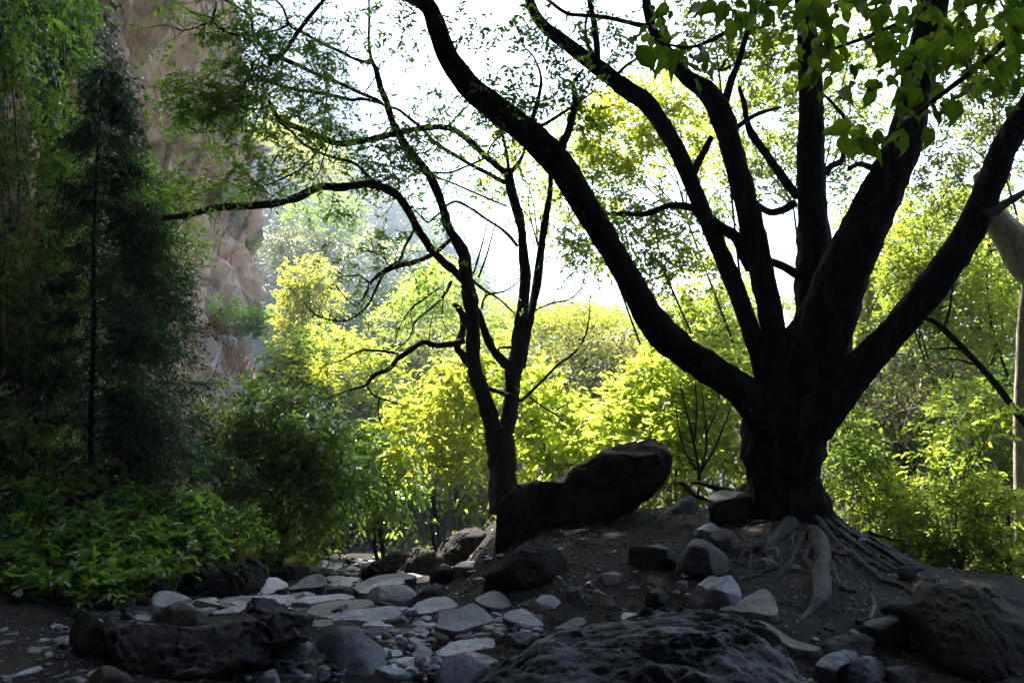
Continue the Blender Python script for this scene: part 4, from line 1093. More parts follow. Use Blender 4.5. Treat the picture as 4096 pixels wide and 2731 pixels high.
traced('dead_twigs', 'bare pale dead twigs sticking out of the shade right of the big trunk', 'dead branch', [
    ('r6', [(1880, 1900, 16), (1700, 1600, 16), (1600, 1440, 14), (1530, 1240, 14), (1480, 1192, 12), (1400, 1190, 10), (1330, 1205, 6)], 12.5, 12.2),
    ('r6', [(1720, 1240, 10), (1640, 1236, 11), (1560, 1250, 12), (1480, 1270, 11), (1410, 1322, 10), (1345, 1325, 5)], 12.4, 12.2),
    ('r6', [(1640, 1440, 10), (1560, 1330, 9), (1470, 1360, 8), (1480, 1320, 5)], 12.4, 12.2), ('r6', [(1540, 1500, 16), (1520, 1400, 12), (1600, 1180, 8), (1620, 1240, 5)], 12.4, 12.3),
    ('r6', [(1750, 1560, 12), (1850, 1400, 10), (1960, 1260, 8), (1930, 1180, 4)], 12.4, 12.3)], 'palebark', sides=6, part='branch')
traced('bare_sapling', 'leafless sapling with thin dark stems between the boulder and the big trunk', 'sapling', [
    ('D', [(1606, 1105, 9), (1604, 1070, 8), (1592, 1010, 6), (1578, 950, 5), (1562, 880, 3)], 11, 11),
    ('D', [(1606, 1090, 7), (1620, 1040, 6), (1622, 980, 5), (1612, 900, 3)], 11, 11), ('D', [(1608, 1085, 7), (1640, 1030, 6), (1662, 980, 4), (1680, 930, 3)], 11, 11),
    ('D', [(1600, 1080, 7), (1575, 1040, 5), (1560, 990, 4), (1552, 930, 3)], 11, 11), ('D', [(1594, 1020, 5), (1600, 950, 4), (1596, 860, 2)], 11, 11), ('D', [(1622, 1000, 4), (1645, 940, 3), (1650, 900, 2)], 11, 11)], 'twigdark', sides=6, part='stem')

# ---- left side in the shade of the cliff
plant('drooping_shrub', 'large shaded shrub with glossy drooping leaves left of the path', 'shrub', 640, 12,
      [(600, 950, 105, 70), (690, 980, 100, 80), (760, 1060, 80, 80), (640, 1080, 120, 90), (560, 1040, 80, 90), (700, 1150, 90, 50)], 'gloss', 26, 3.6, .38, 7, 2.4, stems=3, droop=.6, tmpl=LEAF6, upness=.8, outward=1.1, pick=290, pmat='glossy1')
plant('drooping_shrub', 'darker shrub of drooping grey green leaves overhanging the far end of the path', 'shrub', 880, 15,
      [(870, 1060, 70, 70), (900, 1120, 60, 60), (830, 1120, 60, 50), (850, 1010, 60, 40)], 'gloss', 19, 3.2, .38, 8, 2.4, stems=3, droop=.6, tmpl=LEAF6, upness=.8, outward=1.0)
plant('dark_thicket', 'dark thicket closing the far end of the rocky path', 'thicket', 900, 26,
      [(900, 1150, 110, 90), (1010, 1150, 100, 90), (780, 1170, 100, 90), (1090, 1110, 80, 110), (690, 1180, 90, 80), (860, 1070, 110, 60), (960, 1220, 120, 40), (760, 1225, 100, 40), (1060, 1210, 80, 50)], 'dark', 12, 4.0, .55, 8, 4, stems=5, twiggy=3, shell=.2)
plant('dark_thicket', 'dark leaved tree added between the drooping shrub and the golden tree to shade the path end', 'tree', 740, 24,  # added dark tree that keeps the sun off the path end
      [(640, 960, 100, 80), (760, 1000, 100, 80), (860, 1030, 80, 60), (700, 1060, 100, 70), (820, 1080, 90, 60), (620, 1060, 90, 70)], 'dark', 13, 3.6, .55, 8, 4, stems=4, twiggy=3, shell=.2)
plant('dark_thicket', 'dark leaves put in for the shade of the hollow behind the small glowing plant', 'thicket', 1010, 18,  # dark leaf colour stands in for the hollow's shade
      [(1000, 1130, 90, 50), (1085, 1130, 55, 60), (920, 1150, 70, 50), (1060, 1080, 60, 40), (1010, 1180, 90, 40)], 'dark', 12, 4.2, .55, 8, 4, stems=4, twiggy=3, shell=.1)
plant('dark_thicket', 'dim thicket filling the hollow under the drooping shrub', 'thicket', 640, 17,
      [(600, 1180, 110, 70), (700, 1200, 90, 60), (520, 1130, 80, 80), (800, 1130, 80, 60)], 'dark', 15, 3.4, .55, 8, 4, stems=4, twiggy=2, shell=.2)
plant('fresh_sapling', 'bright green fern-like sapling at the left of the path', 'sapling', 545, 9.6,
      [(540, 1215, 45, 32), (500, 1235, 30, 30), (580, 1240, 30, 30), (520, 1190, 20, 14), (560, 1195, 20, 16)], 'shade', 16, 2.4, .36, 9, 3, stems=2, tr=.008, tmpl=LEAF6)
plant('fresh_sapling', 'small light green plant between the grey slabs and the path bank', 'sapling', 640, 11,
      [(640, 1275, 32, 22), (610, 1290, 22, 16), (615, 1250, 24, 18)], 'shade', 14, 2.4, .4, 9, 3, stems=2, tr=.006, tmpl=LEAF6)
plant('young_tree', 'leafy green young tree behind the conifer against the cliff', 'tree', 380, 11.5,
      [(370, 410, 70, 40), (330, 450, 60, 50), (400, 450, 50, 30), (300, 420, 40, 50), (340, 500, 60, 40), (300, 560, 60, 50), (380, 600, 60, 50), (420, 520, 30, 40)], 'shade', 12, 1.7, .5, 8, 4, stems=1, tr=.012, twiggy=3)
plant('young_tree', 'dim green tree low behind the conifer trunk', 'tree', 330, 11,
      [(330, 700, 90, 90), (280, 850, 90, 90), (400, 760, 60, 80), (360, 950, 80, 90), (300, 1040, 80, 70), (420, 1080, 70, 80)], 'dark', 13, 1.6, .5, 8, 4, stems=1, tr=.012, twiggy=2)

def conifer():
    d = 9.5
    P, r = limb_pts('D', [(205, 1300, 16), (210, 1150, 14), (209, 950, 12), (216, 750, 11), (215, 550, 8), (223, 380, 6), (231, 240, 5), (240, 150, 3)], d, d)
    P[0, 2] = min(P[0, 2], ground(P[0, 0], P[0, 1]) - .1)
    t = thing('feathery_conifer', P[0], 'tall dark feathery conifer with a thin straight trunk at the left', 'tree')
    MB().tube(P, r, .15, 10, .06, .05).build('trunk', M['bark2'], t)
    tw = MB(); C = []; D = []
    for i in range(150):
        py = 140 + (1225 - 140) * ((i + rng.uniform(0, 1)) / 150)
        cx = np.interp(py, [150, 550, 1300], [240, 216, 205])
        right = rng.random() < .62
        ext_r = np.interp(py, [150, 300, 420, 600, 800, 1000, 1215], [20, 80, 110, 225, 280, 300, 190])
        ext_l = np.interp(py, [150, 300, 420, 600, 800, 1000, 1215], [14, 40, 70, 100, 140, 130, 90])
        e = (ext_r if right else -ext_l) * rng.uniform(.35, 1.05)
        s = d / FPX
        p0 = W(cx, py, d)
        az = rng.uniform(-1.1, 1.1)
        rise = rng.normal() * .16
        end = p0 + np.array([e * s, abs(e) * s * az * .9, (-6 + abs(e) * (rise - .05)) * s])
        mid = (p0 + end) / 2 + np.array([0, 0, abs(e) * rng.uniform(.02, .16) * s])
        tw.tube([p0, mid, end], [.006, .004, .0015], .15, 4)
        n = int(6 + abs(e) * .17)
        for q in range(n):
            u = rng.uniform(.10, 1) ** .7
            b = (1 - u) ** 2 * p0 + 2 * u * (1 - u) * mid + u * u * end
            dr = unit(unit(end - p0) * .9 + .7 * rand_dir(1)[0] + np.array([0, 0, -.12]))
            C.append(b); D.append(dr)
        for q in range(3):
            C.append(p0 + .05 * rng.normal(size=3)); D.append(unit(unit(end - p0) * .6 + rand_dir(1)[0]))
    C = np.array(C); D = np.array(D)
    tw.build('branch', M['twigdark'], t)
    pos, ax, nr, ll, tips = sprays(C, D, .26, 18, .085, .4, spread=.7, aspect=.07)
    o = leaves_part('needles', L['conifer'], t, pos, ax, nr, ll, .14)
conifer()

# hanging vines on the rock beside the camera: each curtain is a plant of its own
def vine(label, line, d, wpx, k, mat='vine', leaf_px=13, side=10):
    a = np.asarray(line, float)
    P = W(a[:, 0], a[:, 1], np.linspace(d, d + .6, len(a)))
    t = thing('hanging_vine', P[-1], label, 'vine', 'leafy vines hanging down the shaded rock')
    mb = MB(); C = []; D = []
    s = d / FPX
    for q in range(5):
        off = np.array([rng.normal() * wpx * .3 * s, rng.normal() * .12, 0])
        mb.tube(P + off + .03 * rng.normal(size=P.shape), np.full(len(P), .0045) * rng.uniform(.6, 1.6), .15, 5, .1)
    mb.build('stem', M['twigdark'], t)
    Pr, _ = resample(P, np.ones(len(P)), .05)
    n = int(2.6 * k * len(Pr))
    i = rng.integers(0, len(Pr), n)
    dens = fbm(Pr[i] * np.array([1, 1, 1.3]) + d, 2)
    i = i[dens > -.45]
    C = Pr[i] + rng.normal(size=(len(i), 3)) * np.array([wpx * .5 * s, .22, .08])
    D = rand_dir(len(i)) * np.array([1, 1, .6]) + np.array([.3, -.3, -.5])
    pos, ax, nr, ll, _t = sprays(C, D, leaf_px * s * 3, 6, leaf_px * s, .5, aspect=.7, upness=1.0)
    leaves_part('leaves', L[mat], t, pos, ax, nr, ll, .68, LEAF6)
vine('long vine with bright green leaves nearest the conifer top', [(125, -60), (120, 120), (135, 260), (125, 420), (115, 560), (120, 660)], 9.4, 48, 3.4)
vine('broad vine curtain with yellowing leaves at the upper left corner', [(30, -60), (40, 60), (20, 160), (35, 260), (25, 340)], 8.2, 60, 2.6)
vine('thin vine dropping behind the conifer trunk', [(165, 300), (150, 420), (140, 560), (150, 700), (135, 840), (140, 980)], 9.9, 44, 2.6)
vine('dark vine strand along the left picture edge', [(15, 320), (30, 480), (10, 640), (30, 800), (20, 960), (40, 1080)], 8.6, 56, 2.2)
vine('low vine curtain over the shaded rock left of the conifer', [(90, 620), (80, 760), (100, 900), (85, 1020), (100, 1120)], 9.2, 60, 2.8)
vine('vine fringe hanging from the top edge in front of the cliff', [(175, -60), (190, 20), (170, 90), (160, 180), (155, 260)], 10.2, 40, 2.6)

# leafy ground cover on the bank: a few large plants as things, the rest as one mass
def cover():
    C = []; D = []
    for (x0, x1, y0, y1, n) in [(-40, 300, 1080, 1380, 1300), (200, 470, 1120, 1330, 560), (-40, 160, 1020, 1150, 300), (220, 330, 1300, 1370, 160)]:
        for _ in range(n):
            px, py = rng.uniform(x0, x1), rng.uniform(y0, y1)
            lim = np.interp(px, [-40, 100, 260, 420, 470], [1395, 1375, 1360, 1320, 1290])
            if py > lim: continue
            d = 6.6 + (1400 - py) / 380 * 3.4 + rng.normal() * .25
            C.append(W(px, py, d)); D.append(unit(rng.normal(size=3) * .6 + np.array([.25, -.35, .75])))
    C = np.array(C); D = np.array(D)
    gz = ground(C[:, 0], C[:, 1])
    C[:, 2] = np.maximum(C[:, 2], gz + .03)
    pos, ax, nr, ll, tips = sprays(C, D, .24, 11, .066, .35, aspect=.5)
    clump = np.repeat(fbm(C * 1.5 + 5, 2), 11)
    ll = ll * (1 + .7 * np.clip(clump, -.7, 1))
    br = fbm(pos * 1.7 + 2, 2) + .35 * rng.normal(size=len(pos))  # noise alone picks each leaf's colour group
    for nm, lb, mt, sel in [('ground_cover', 'mass of low leafy undergrowth covering the left bank', 'shade', br < .12), ('dark_ground_cover', 'darker leaves in random patches of the left bank undergrowth', 'dark', br < -.32), ('herb_leaves', 'fresher lighter leaves scattered over the left bank undergrowth', 'herb', br >= .12)]:
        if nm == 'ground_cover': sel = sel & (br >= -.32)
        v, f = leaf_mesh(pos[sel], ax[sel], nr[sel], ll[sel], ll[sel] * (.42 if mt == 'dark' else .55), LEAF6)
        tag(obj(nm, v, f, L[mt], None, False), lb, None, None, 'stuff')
    st = MB()
    for i in range(0, len(C), 3):
        g = np.array([C[i, 0] + rng.normal() * .05, C[i, 1] + .12, min(gz[i], C[i, 2]) - .03])
        st.tube([g, (g + C[i]) / 2 + .04 * rng.normal(size=3), C[i], tips[i]], [.004, .004, .003, .001], .2, 4)
    tag(st.build('undergrowth_stems', M['twigdark'], None), 'thin stems under the left bank leaves', None, None, 'stuff')
cover()
for lb, px, py, d, rx, ry, lp in [
    ('clump of broad pale green leaves on the left bank edge', 60, 1255, 7.2, 55, 40, 26), ('long leaved plant sprawling at the left picture edge', 40, 1170, 7.8, 55, 40, 24),
    ('bushy herb with shiny leaves above the dark bank rock', 200, 1230, 7.6, 50, 40, 20), ('low herb spilling over the gravel by the dark block', 205, 1360, 6.9, 38, 26, 16),
    ('leafy herb in front of the conifer foot', 300, 1180, 8.4, 55, 40, 18), ('fresh green herb left of the round grey stone', 330, 1290, 7.8, 40, 30, 16), ('bright low herb tucked behind the pitted rocks', 420, 1230, 8.6, 46, 34, 16)]:
    plant('leafy_herb', lb, 'plant', px, d, [(px, py, rx, ry), (px + rx * .5, py + ry * .6, rx * .6, ry * .5)], 'shade', lp, 2.6, .42, 8, 2.6, stems=4, tr=.006, tmpl=LEAF6, group='leafy herbs on the left bank')

# small sunlit plant on the rocks: its leaves are large enough to tell apart
def little_plant():
    d = 13.0
    c = W(1065, 1200, d)
    t = thing('sunlit_seedling', c, 'small glowing yellow green plant on the rocks at the foot of the twisted tree', 'plant')
    ms = [leaf_object_mesh('leaf', .13, .075, L['glow'], k) for k in (.1, .25, .4)]
    st = MB()
    for i in range(62):
        p = W(1065 + rng.normal() * 27, 1178 + rng.normal() * 9 - 4, d + rng.normal() * .15)
        if i % 4 == 0: st.tube([c, (c + p) / 2 + .02 * rng.normal(size=3), p], [.006, .004, .002], .1, 5)
        place_leaf(ms[i % 3], t, p, rng.normal(size=3) * .8 + np.array([0, 0, .1]), np.array([0, 0, 1]) + .5 * rng.normal(size=3), rng.uniform(.55, 1.1))
    st.build('stem', M['twig'], t)
little_plant()
for lb, px, py, d in [('tiny light green sprig on top of the pointed rock by the path end', 771, 1232, 22.0), ('thin sunlit grass tuft on the rock right of the path end', 903, 1262, 14.0), ('second smaller sunlit tuft beside the path end', 875, 1276, 15.0)]:
    s = d / FPX
    t = thing('tiny_plant', W(px, py + 14, d), lb, 'plant')
    n = 7
    p = W(px + rng.normal(size=n) * 4, py + 6 + rng.normal(size=n) * 5, d)
    a = sprays(p, rand_dir(n) + np.array([0, 0, 1.2]), 14 * s, 5, 9 * s, .2, aspect=.45)
    leaves_part('leaves', L['lime'], t, a[0], a[1], a[2], a[3], .45, LEAF6)

# broad leaved tree reaching over from the right, close to the camera
def overhang():
    base = np.array([3.3, 2.2, float(ground(3.3, 2.2)) - .1])
    t = thing('broad_leaved_tree', base, 'near branch of large drooping heart shaped leaves hanging into the upper right', 'tree')
    MB().tube([base, base + [.05, .1, 1.2], base + [-.1, .15, 2.3], base + [-.35, .2, 3.4]], [.07, .06, .045, .03], .15, 10, .06).build('trunk', M['bark'], t)
    D0 = 2.3
    tops = [[(3100, -500), (2700, -160), (2352, 65), (2250, 150), (2140, 235), (2060, 300), (2005, 340)],
            [(3100, -500), (2600, -330), (2300, -160), (2150, 0), (2030, 70), (1920, 110), (1870, 130)],
            [(2600, -330), (2200, -280), (1900, -120), (1760, 10), (1640, 90), (1570, 110), (1500, 90)],
            [(2300, -160), (2200, 40), (2150, 100), (2120, 160)], [(2150, 0), (2000, -20), (1880, 20), (1800, 30)], [(2352, 65), (2300, 130), (2260, 200)]]
    for q, l in enumerate(tops):
        a = np.asarray(l, float)
        MB().tube(W(a[:, 0], a[:, 1], D0 + .1 * q), np.linspace(.013, .003, len(a)) if q < 3 else np.linspace(.005, .002, len(a)), .06, 6, .05).build('branch', M['twigdark'], t)
    s = D0 / FPX
    ms = []
    for k in range(12):
        ln = rng.uniform(.058, .105)
        ms.append(leaf_object_mesh('leaf', ln, ln * rng.uniform(.48, .70), L['big'], rng.uniform(-.1, .6), rng.uniform(-.5, .5), rng.uniform(.6, 2.2)))
    n = 0
    for (px, py, sx, sy, k) in [(1500, 85, 26, 26, 9), (1530, 130, 30, 20, 6), (1600, 150, 30, 30, 10), (1680, 30, 40, 26, 10), (1740, 10, 40, 20, 8), (1850, 20, 60, 26, 16), (1860, 110, 34, 40, 12),
                                (1950, 40, 60, 40, 16), (1930, 130, 36, 30, 10), (1990, 180, 24, 26, 4), (2040, 70, 50, 50, 14), (2110, 40, 50, 40, 10), (2130, 140, 40, 30, 8), (2190, 190, 50, 30, 10), (2250, 170, 40, 36, 10), (2300, 110, 40, 40, 10),
                                (2330, 200, 30, 30, 6), (2120, 230, 40, 24, 8), (2080, 300, 30, 18, 5), (1960, 320, 26, 20, 6), (2010, 330, 26, 18, 6), (2220, 250, 24, 24, 3), (2300, 20, 60, 30, 12), (2200, 60, 40, 40, 8), (1780, 60, 30, 30, 4), (1610, 30, 30, 20, 4), (2060, 160, 30, 40, 6), (1900, 180, 40, 20, 4), (2320, 90, 40, 50, 8), (2180, 110, 60, 40, 12), (2040, 20, 60, 30, 10), (2260, 60, 60, 40, 10), (1900, 60, 50, 40, 8), (2330, 160, 30, 30, 6)]:
        for _ in range(int(k * 1.35)):
            p = W(px + rng.normal() * sx, py - 14 + rng.normal() * sy, D0 + rng.uniform(-.25, .35))
            ax = np.array([rng.normal() * .7, rng.normal() * .5, -.9 + rng.normal() * .4])
            nr = np.array([rng.normal() * .7, -.8 + rng.normal() * .4, .4 + rng.normal() * .6])
            place_leaf(ms[n % 12], t, p, ax, nr, rng.uniform(.45, .9))
            n += 1
overhang()

def valley_undergrowth():
    n = 26000
    y = rng.uniform(10.5, 34, n); x = rng.uniform(-.75, .75, n) * y
    xp = np.interp(y, [10, 22, 34], [-1.6, -3.4, -5.0])
    keep = (np.abs(x - xp) > .8) & ~((y < 12.2) & (x < 3.0) & (x > -3)) & ~((y < 21) & (x < -.02 * y) & (x > -.16 * y))
    x, y = x[keep], y[keep]
    n = len(x)
    h = .7 * np.abs(fbm(np.stack([x * .5, y * .5, 0 * x], -1), 3)) + .1
    p = np.stack([x, y, ground(x, y) + rng.random(n) * h], -1)
    v, f = leaf_mesh(p, rand_dir(n) + np.array([0, 0, .4]), rand_dir(n) + np.array([0, .3, .6]), rng.uniform(.12, .24, n), rng.uniform(.07, .13, n))
    o = obj('valley_undergrowth', v, f, L['olive'], None, False)
    tag(o, 'low tangled undergrowth under the trees of the gorge floor', None, None, 'stuff')
valley_undergrowth()

# ------------------------------------------------------------------ rocks
def chaikin(p, n=1):
    for _ in range(n):
        q = np.roll(p, -1, 0)
        p = np.stack([.8 * p + .2 * q, .2 * p + .8 * q], 1).reshape(-1, 2)
    return p

def resample_loop(p, n):
    q = np.vstack([p, p[:1]])
    u = np.concatenate([[0], np.cumsum(np.linalg.norm(np.diff(q, axis=0), axis=1))])
    t = np.arange(n) / n * u[-1]
    return np.stack([np.interp(t, u, q[:, 0]), np.interp(t, u, q[:, 1])], -1)

def stone(reg, poly, label, mat='slab', cr=.6, tilt=10, lean=22, rough=.016, N=60, K=14, d=None, ext=6, name='stone', group='loose stones of the gorge path',
          cat='stone', slope=0.0, soft=.006, seed=None, freq=3.0, thick=.55, chip=True, round_=.035, sharp=32, aniso=(1, 1, 1), corner=None):
    B0 = to_px(reg, poly)
    r = np.random.default_rng(zlib.crc32(label.encode()) if seed is None else seed)
    if cr >= .68 and mat != 'lava' and round_ < .1: return slab(reg, poly, label, mat, cr, tilt, d, name, group, cat, slope, r, rough)
    ymax, ymin = B0[:, 1].max(), B0[:, 1].min(); xmin, xmax = B0[:, 0].min(), B0[:, 0].max()
    c = B0.mean(0)
    if d is None: d = on_ground(c[0], ymax - 2)
    B = resample_loop(B0 if corner is not None else chaikin(B0, 1), N)
    low = B[:, 1] > ymin + .62 * (ymax - ymin)
    B[:, 1] += np.where(low, ext, 0)
    wm = (xmax - xmin) / FPX * d
    hm = (ymax - ymin) / FPX * d
    s = np.linspace(0, 1, K + 1)[1:] ** .8
    pix = c[None, None] + s[:, None, None] * (B - c)[None]
    pix = np.concatenate([c[None], pix.reshape(-1, 2)], 0)
    sv = np.concatenate([[0], np.repeat(s, N)])
    dirs = W(pix[:, 0], pix[:, 1], 1.0) - np.array([0, 0, CAM_Z])
    cam0 = np.array([0, 0, CAM_Z])
    planes = []
    def pl(n, p): planes.append((np.asarray(n, float) / np.linalg.norm(n), p))
    lb = R(lean)
    fa = R(r.uniform(-14, 14))
    fn = np.array([math.sin(fa), -math.cos(fa) * math.cos(lb), math.sin(lb)])
    p0 = W(c[0], ymax, d)
    if corner is None:
        pl(fn, p0)
    else:                                                # two faces meeting at an upright edge
        xe_ = xmin + corner * (xmax - xmin)
        pe = W(xe_, ymax, d)
        for ang in (-R(r.uniform(24, 40)), R(r.uniform(34, 52))):
            pl([math.sin(ang), -math.cos(ang) * math.cos(lb), math.sin(lb)], pe)
        p0 = pe; fn = planes[0][0]; fn = np.array([0, -math.cos(lb), math.sin(lb)])
    yc = ymin + cr * (ymax - ymin)
    dc = W(c[0], yc, 1.0) - cam0
    tc = fn.dot(p0 - cam0) / fn.dot(dc)
    tt = R(tilt)
    pl([slope, -math.sin(tt), math.cos(tt)], cam0 + dc * tc)
    if chip:
        for sg in (-1, 1):
            a = R(r.uniform(38, 62)) * sg
            x = c[0] + sg * (xmax - xmin) * r.uniform(.26, .36)
            b = R(r.uniform(5, 30))
            q = W(x, ymax, 1.0) - cam0
            tq = fn.dot(p0 - cam0) / fn.dot(q)
            pl([math.sin(a) * math.cos(b), -math.cos(a) * math.cos(b), math.sin(b)], cam0 + q * tq)
    if chip:                                        # broken corners
        for _ in range(3):
            q0 = B[int(r.integers(0, N))]
            q1 = c + (q0 - c) * r.uniform(.62, .85)
            q = W(q1[0], q1[1], 1.0) - cam0
            tq = max(n.dot(p - cam0) / min(n.dot(q), -.01) for n, p in planes if n.dot(q) < -.01)
            away = (q0 - c) / (np.linalg.norm(q0 - c) + 1e-6)
            pl([away[0] * .75 + .25 * r.normal(), -.55, -away[1] * .75 + .25 * r.normal() + .15], cam0 + q * min(tq, d * 1.3))
    dep = []
    tmax = d + max(.7 * wm, .25) + hm * .5
    for n, p in planes:
        den = dirs @ n
        t = n.dot(p - cam0) / np.where(den > -.004, -.004, den)
        dep.append(np.clip(t, d * .75, tmax))
    dep = np.array(dep)
    kk = max(soft * wm, .004)
    m = dep.max(0)
    dd = m + kk * np.log(np.exp((dep - m) / kk).sum(0))
    dd = dd + round_ * min(wm, 1.2) * sv ** 7
    P = cam0 + dirs * dd[:, None]
    amp = rough * min(wm, 1.6)
    qq = P * np.array(aniso) * freq / max(wm, .25) * 1.6 + r.uniform(0, 50)
    nz = fbm(qq, 5, .55)
    if sharp == 0:                                       # weathered rock: lumps, hollows and smoother patches
        wq = qq * .55
        wq = wq + .9 * np.stack([vnoise(wq * .8 + 3), vnoise(wq * .8 + 11), vnoise(wq * .8 + 23)], -1)
        nz = (.9 * fbm(wq, 5, .6) - .7 * ss(.25, .6, fbm(qq * 1.3 + 40, 2))) * (.35 + .75 * ss(-.35, .35, fbm(qq * .16 + 8, 2))) + .5 * fbm(qq * .3, 2)
    P = P + np.array([.0, -.55, .75]) * (nz * amp)[:, None]
    # far side, rounding away from the viewer
    bs = np.array([.86, .55, .0])
    edge = dd[-N:]
    zb = edge.mean() + thick * max(wm, hm) * np.array([.45, .8, 1.0])
    back = []
    for k, q in enumerate(bs):
        px = c[None] + q * (B - c)[None] if q > 0 else c[None, None]
        px = px.reshape(-1, 2)
        D = np.maximum(zb[k], (edge.max() + .02 * (k + 1)) if q == 0 else edge + .04 * (k + 1)) if q > 0 else np.array([max(zb[k], edge.max() + .1)])
        back.append(W(px[:, 0], px[:, 1], D))
    V = np.vstack([P] + back)
    Q = []; T = []
    j = np.arange(N); jn = (j + 1) % N
    T.append(np.stack([np.zeros(N, int), 1 + jn, 1 + j], -1))
    nr = K + 2
    for k in range(nr - 1):
        a = 1 + k * N
        Q.append(np.stack([a + j, a + jn, a + N + jn, a + N + j], -1))
    a = 1 + (nr - 1) * N
    T.append(np.stack([a + j, a + jn, np.full(N, len(V) - 1)], -1))
    o = mixed(name, V, np.vstack(Q), np.vstack(T), M[mat], None, True)
    if sharp: o.data.set_sharp_from_angle(angle=R(sharp))
    # keep the object's origin at its foot
    f = W(c[0], ymax, d)
    o.data.transform(__import__('mathutils').Matrix.Translation(-Vector(f)))
    o.location = f
    tag(o, label, cat, group)
    return o

def slab(reg, poly, label, mat, cr, tilt, d, name, group, cat, slope, r, rough):
    """flat stone: traced upper face on a gently tilted plane, broken edges, sides down into the ground"""
    B0 = to_px(reg, poly)
    ymin, ymax = B0[:, 1].min(), B0[:, 1].max(); h = ymax - ymin
    c0 = B0.mean(0)
    B = resample_loop(chaikin(B0, 1), 64)
    f = ss(c0[1], ymax, B[:, 1])
    side = (1 - cr) * h * .9
    B[:, 1] -= side * f                                  # leaves the front face below the upper face
    if d is None: d = on_ground(c0[0], ymax - 1)
    tt = R(min(tilt, 16) * .8 + r.uniform(-2, 3)); roll = slope + math.tan(R(r.uniform(-6, 6)))
    n = np.array([roll, -math.sin(tt), math.cos(tt)]); n /= np.linalg.norm(n)
    p0 = W(c0[0], ymax - side, d)
    cam0 = np.array([0, 0, CAM_Z])
    wm = (B0[:, 0].max() - B0[:, 0].min()) / FPX * d
    K_ = 9
    s = np.linspace(0, 1, K_ + 1)[1:]
    c = B.mean(0)
    pix = np.concatenate([c[None], (c + s[:, None, None] * (B - c)[None]).reshape(-1, 2)])
    dirs = W(pix[:, 0], pix[:, 1], 1.0) - cam0
    t = n.dot(p0 - cam0) / np.minimum(dirs @ n, -.02)
    t = np.clip(t, d * .8, d + 1.3 * wm + .15)
    P = cam0 + dirs * t[:, None]
    N = len(B)
    q = P * 2.2 / max(wm, .2) + r.uniform(0, 40)
    P = P + n * (rough * wm * (fbm(q, 4, .5) + .5 * np.floor(2.2 * fbm(q * np.array([.6, .6, .6]) + 9, 2)) * .5))[:, None]
    ctr = P[0]
    edge = P[-N:]
    out = unit((edge - ctr) * np.array([1, 1, .2]))
    th = max(side / FPX * d, .02)
    jit = (1 + .5 * vnoise(edge * 14 / max(wm, .2)))[:, None]
    rings = [edge + out * .012 * wm * jit - n * .02 * wm * jit,
             edge + out * .02 * wm + np.array([0, 0, -1]) * th * .6 * jit + .012 * wm * np.stack([vnoise(edge * 9), vnoise(edge * 9 + 5), 0 * edge[:, 0]], -1),
             edge + out * .0 * wm + np.array([0, 0, -1]) * (th * 1.1 + .05), edge * .9 + ctr * .1 + np.array([0, 0, -1]) * (th + .22)]
    V = np.vstack([P] + rings + [ctr + np.array([0, 0, -th - .22])])
    Q = []; T = []
    j = np.arange(N); jn = (j + 1) % N
    T.append(np.stack([np.zeros(N, int), 1 + jn, 1 + j], -1))
    nr = K_ + 4
    for k in range(nr - 1):
        a = 1 + k * N
        Q.append(np.stack([a + j, a + jn, a + N + jn, a + N + j], -1))
    a = 1 + (nr - 1) * N
    T.append(np.stack([a + j, a + jn, np.full(N, len(V) - 1)], -1))
    o = mixed(name, V, np.vstack(Q), np.vstack(T), M[mat], None, True)
    o.data.set_sharp_from_angle(angle=R(30))
    ft = W(c0[0], ymax, d)
    o.data.transform(__import__('mathutils').Matrix.Translation(-Vector(ft)))
    o.location = ft
    return tag(o, label, cat, group)

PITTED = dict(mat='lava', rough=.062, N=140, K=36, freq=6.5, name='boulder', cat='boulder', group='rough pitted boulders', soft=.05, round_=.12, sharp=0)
S = stone
# the great boulders
S('f', [(220, 1080), (205, 950), (215, 800), (230, 560), (300, 470), (380, 400), (450, 330), (560, 305), (650, 318), (740, 320), (850, 305), (900, 255), (1000, 190), (1060, 165), (1130, 160), (1190, 130), (1250, 78), (1330, -5), (1450, -42), (1600, -66), (1700, -95), (1800, -130), (1900, -116), (2000, -60), (2055, 30), (2066, 90), (2048, 210), (1990, 350), (1900, 430), (1790, 520), (1700, 600), (1560, 670), (1430, 750), (1300, 840), (1000, 895), (750, 915), (600, 930), (470, 1000), (400, 1100)],
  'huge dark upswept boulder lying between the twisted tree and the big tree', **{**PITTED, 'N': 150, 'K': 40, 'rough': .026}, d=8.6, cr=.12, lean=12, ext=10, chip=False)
S('D', [(1085, 1580), (1130, 1540), (1180, 1508), (1235, 1470), (1290, 1448), (1345, 1440), (1400, 1420), (1480, 1408), (1560, 1400), (1620, 1402), (1680, 1411), (1730, 1424), (1765, 1440), (1800, 1478), (1815, 1500), (1845, 1540), (1862, 1580), (1880, 1680), (1500, 1740), (1085, 1700)],
  'broad grey pitted boulder filling the bottom of the picture', **{**PITTED, 'mat': 'fore', 'N': 220, 'K': 80, 'freq': 20.0, 'rough': .034, 'aniso': (.6, 1.0, 1.2)}, d=4.1, cr=.62, tilt=17, lean=30, chip=False, ext=0)
S('d', [(760, 1060), (800, 1010), (900, 985), (985, 975), (1010, 900), (1010, 855), (1060, 832), (1110, 828), (1180, 850), (1290, 862), (1400, 878), (1500, 905), (1600, 922), (1690, 978), (1780, 1020), (1980, 1120), (1990, 1620), (1500, 1640), (1260, 1545), (1120, 1400), (1020, 1240), (900, 1130)],
  'long dark pitted boulder at the lower right corner', **{**PITTED, 'N': 130, 'K': 36}, cr=.35, tilt=14, lean=22, ext=0)
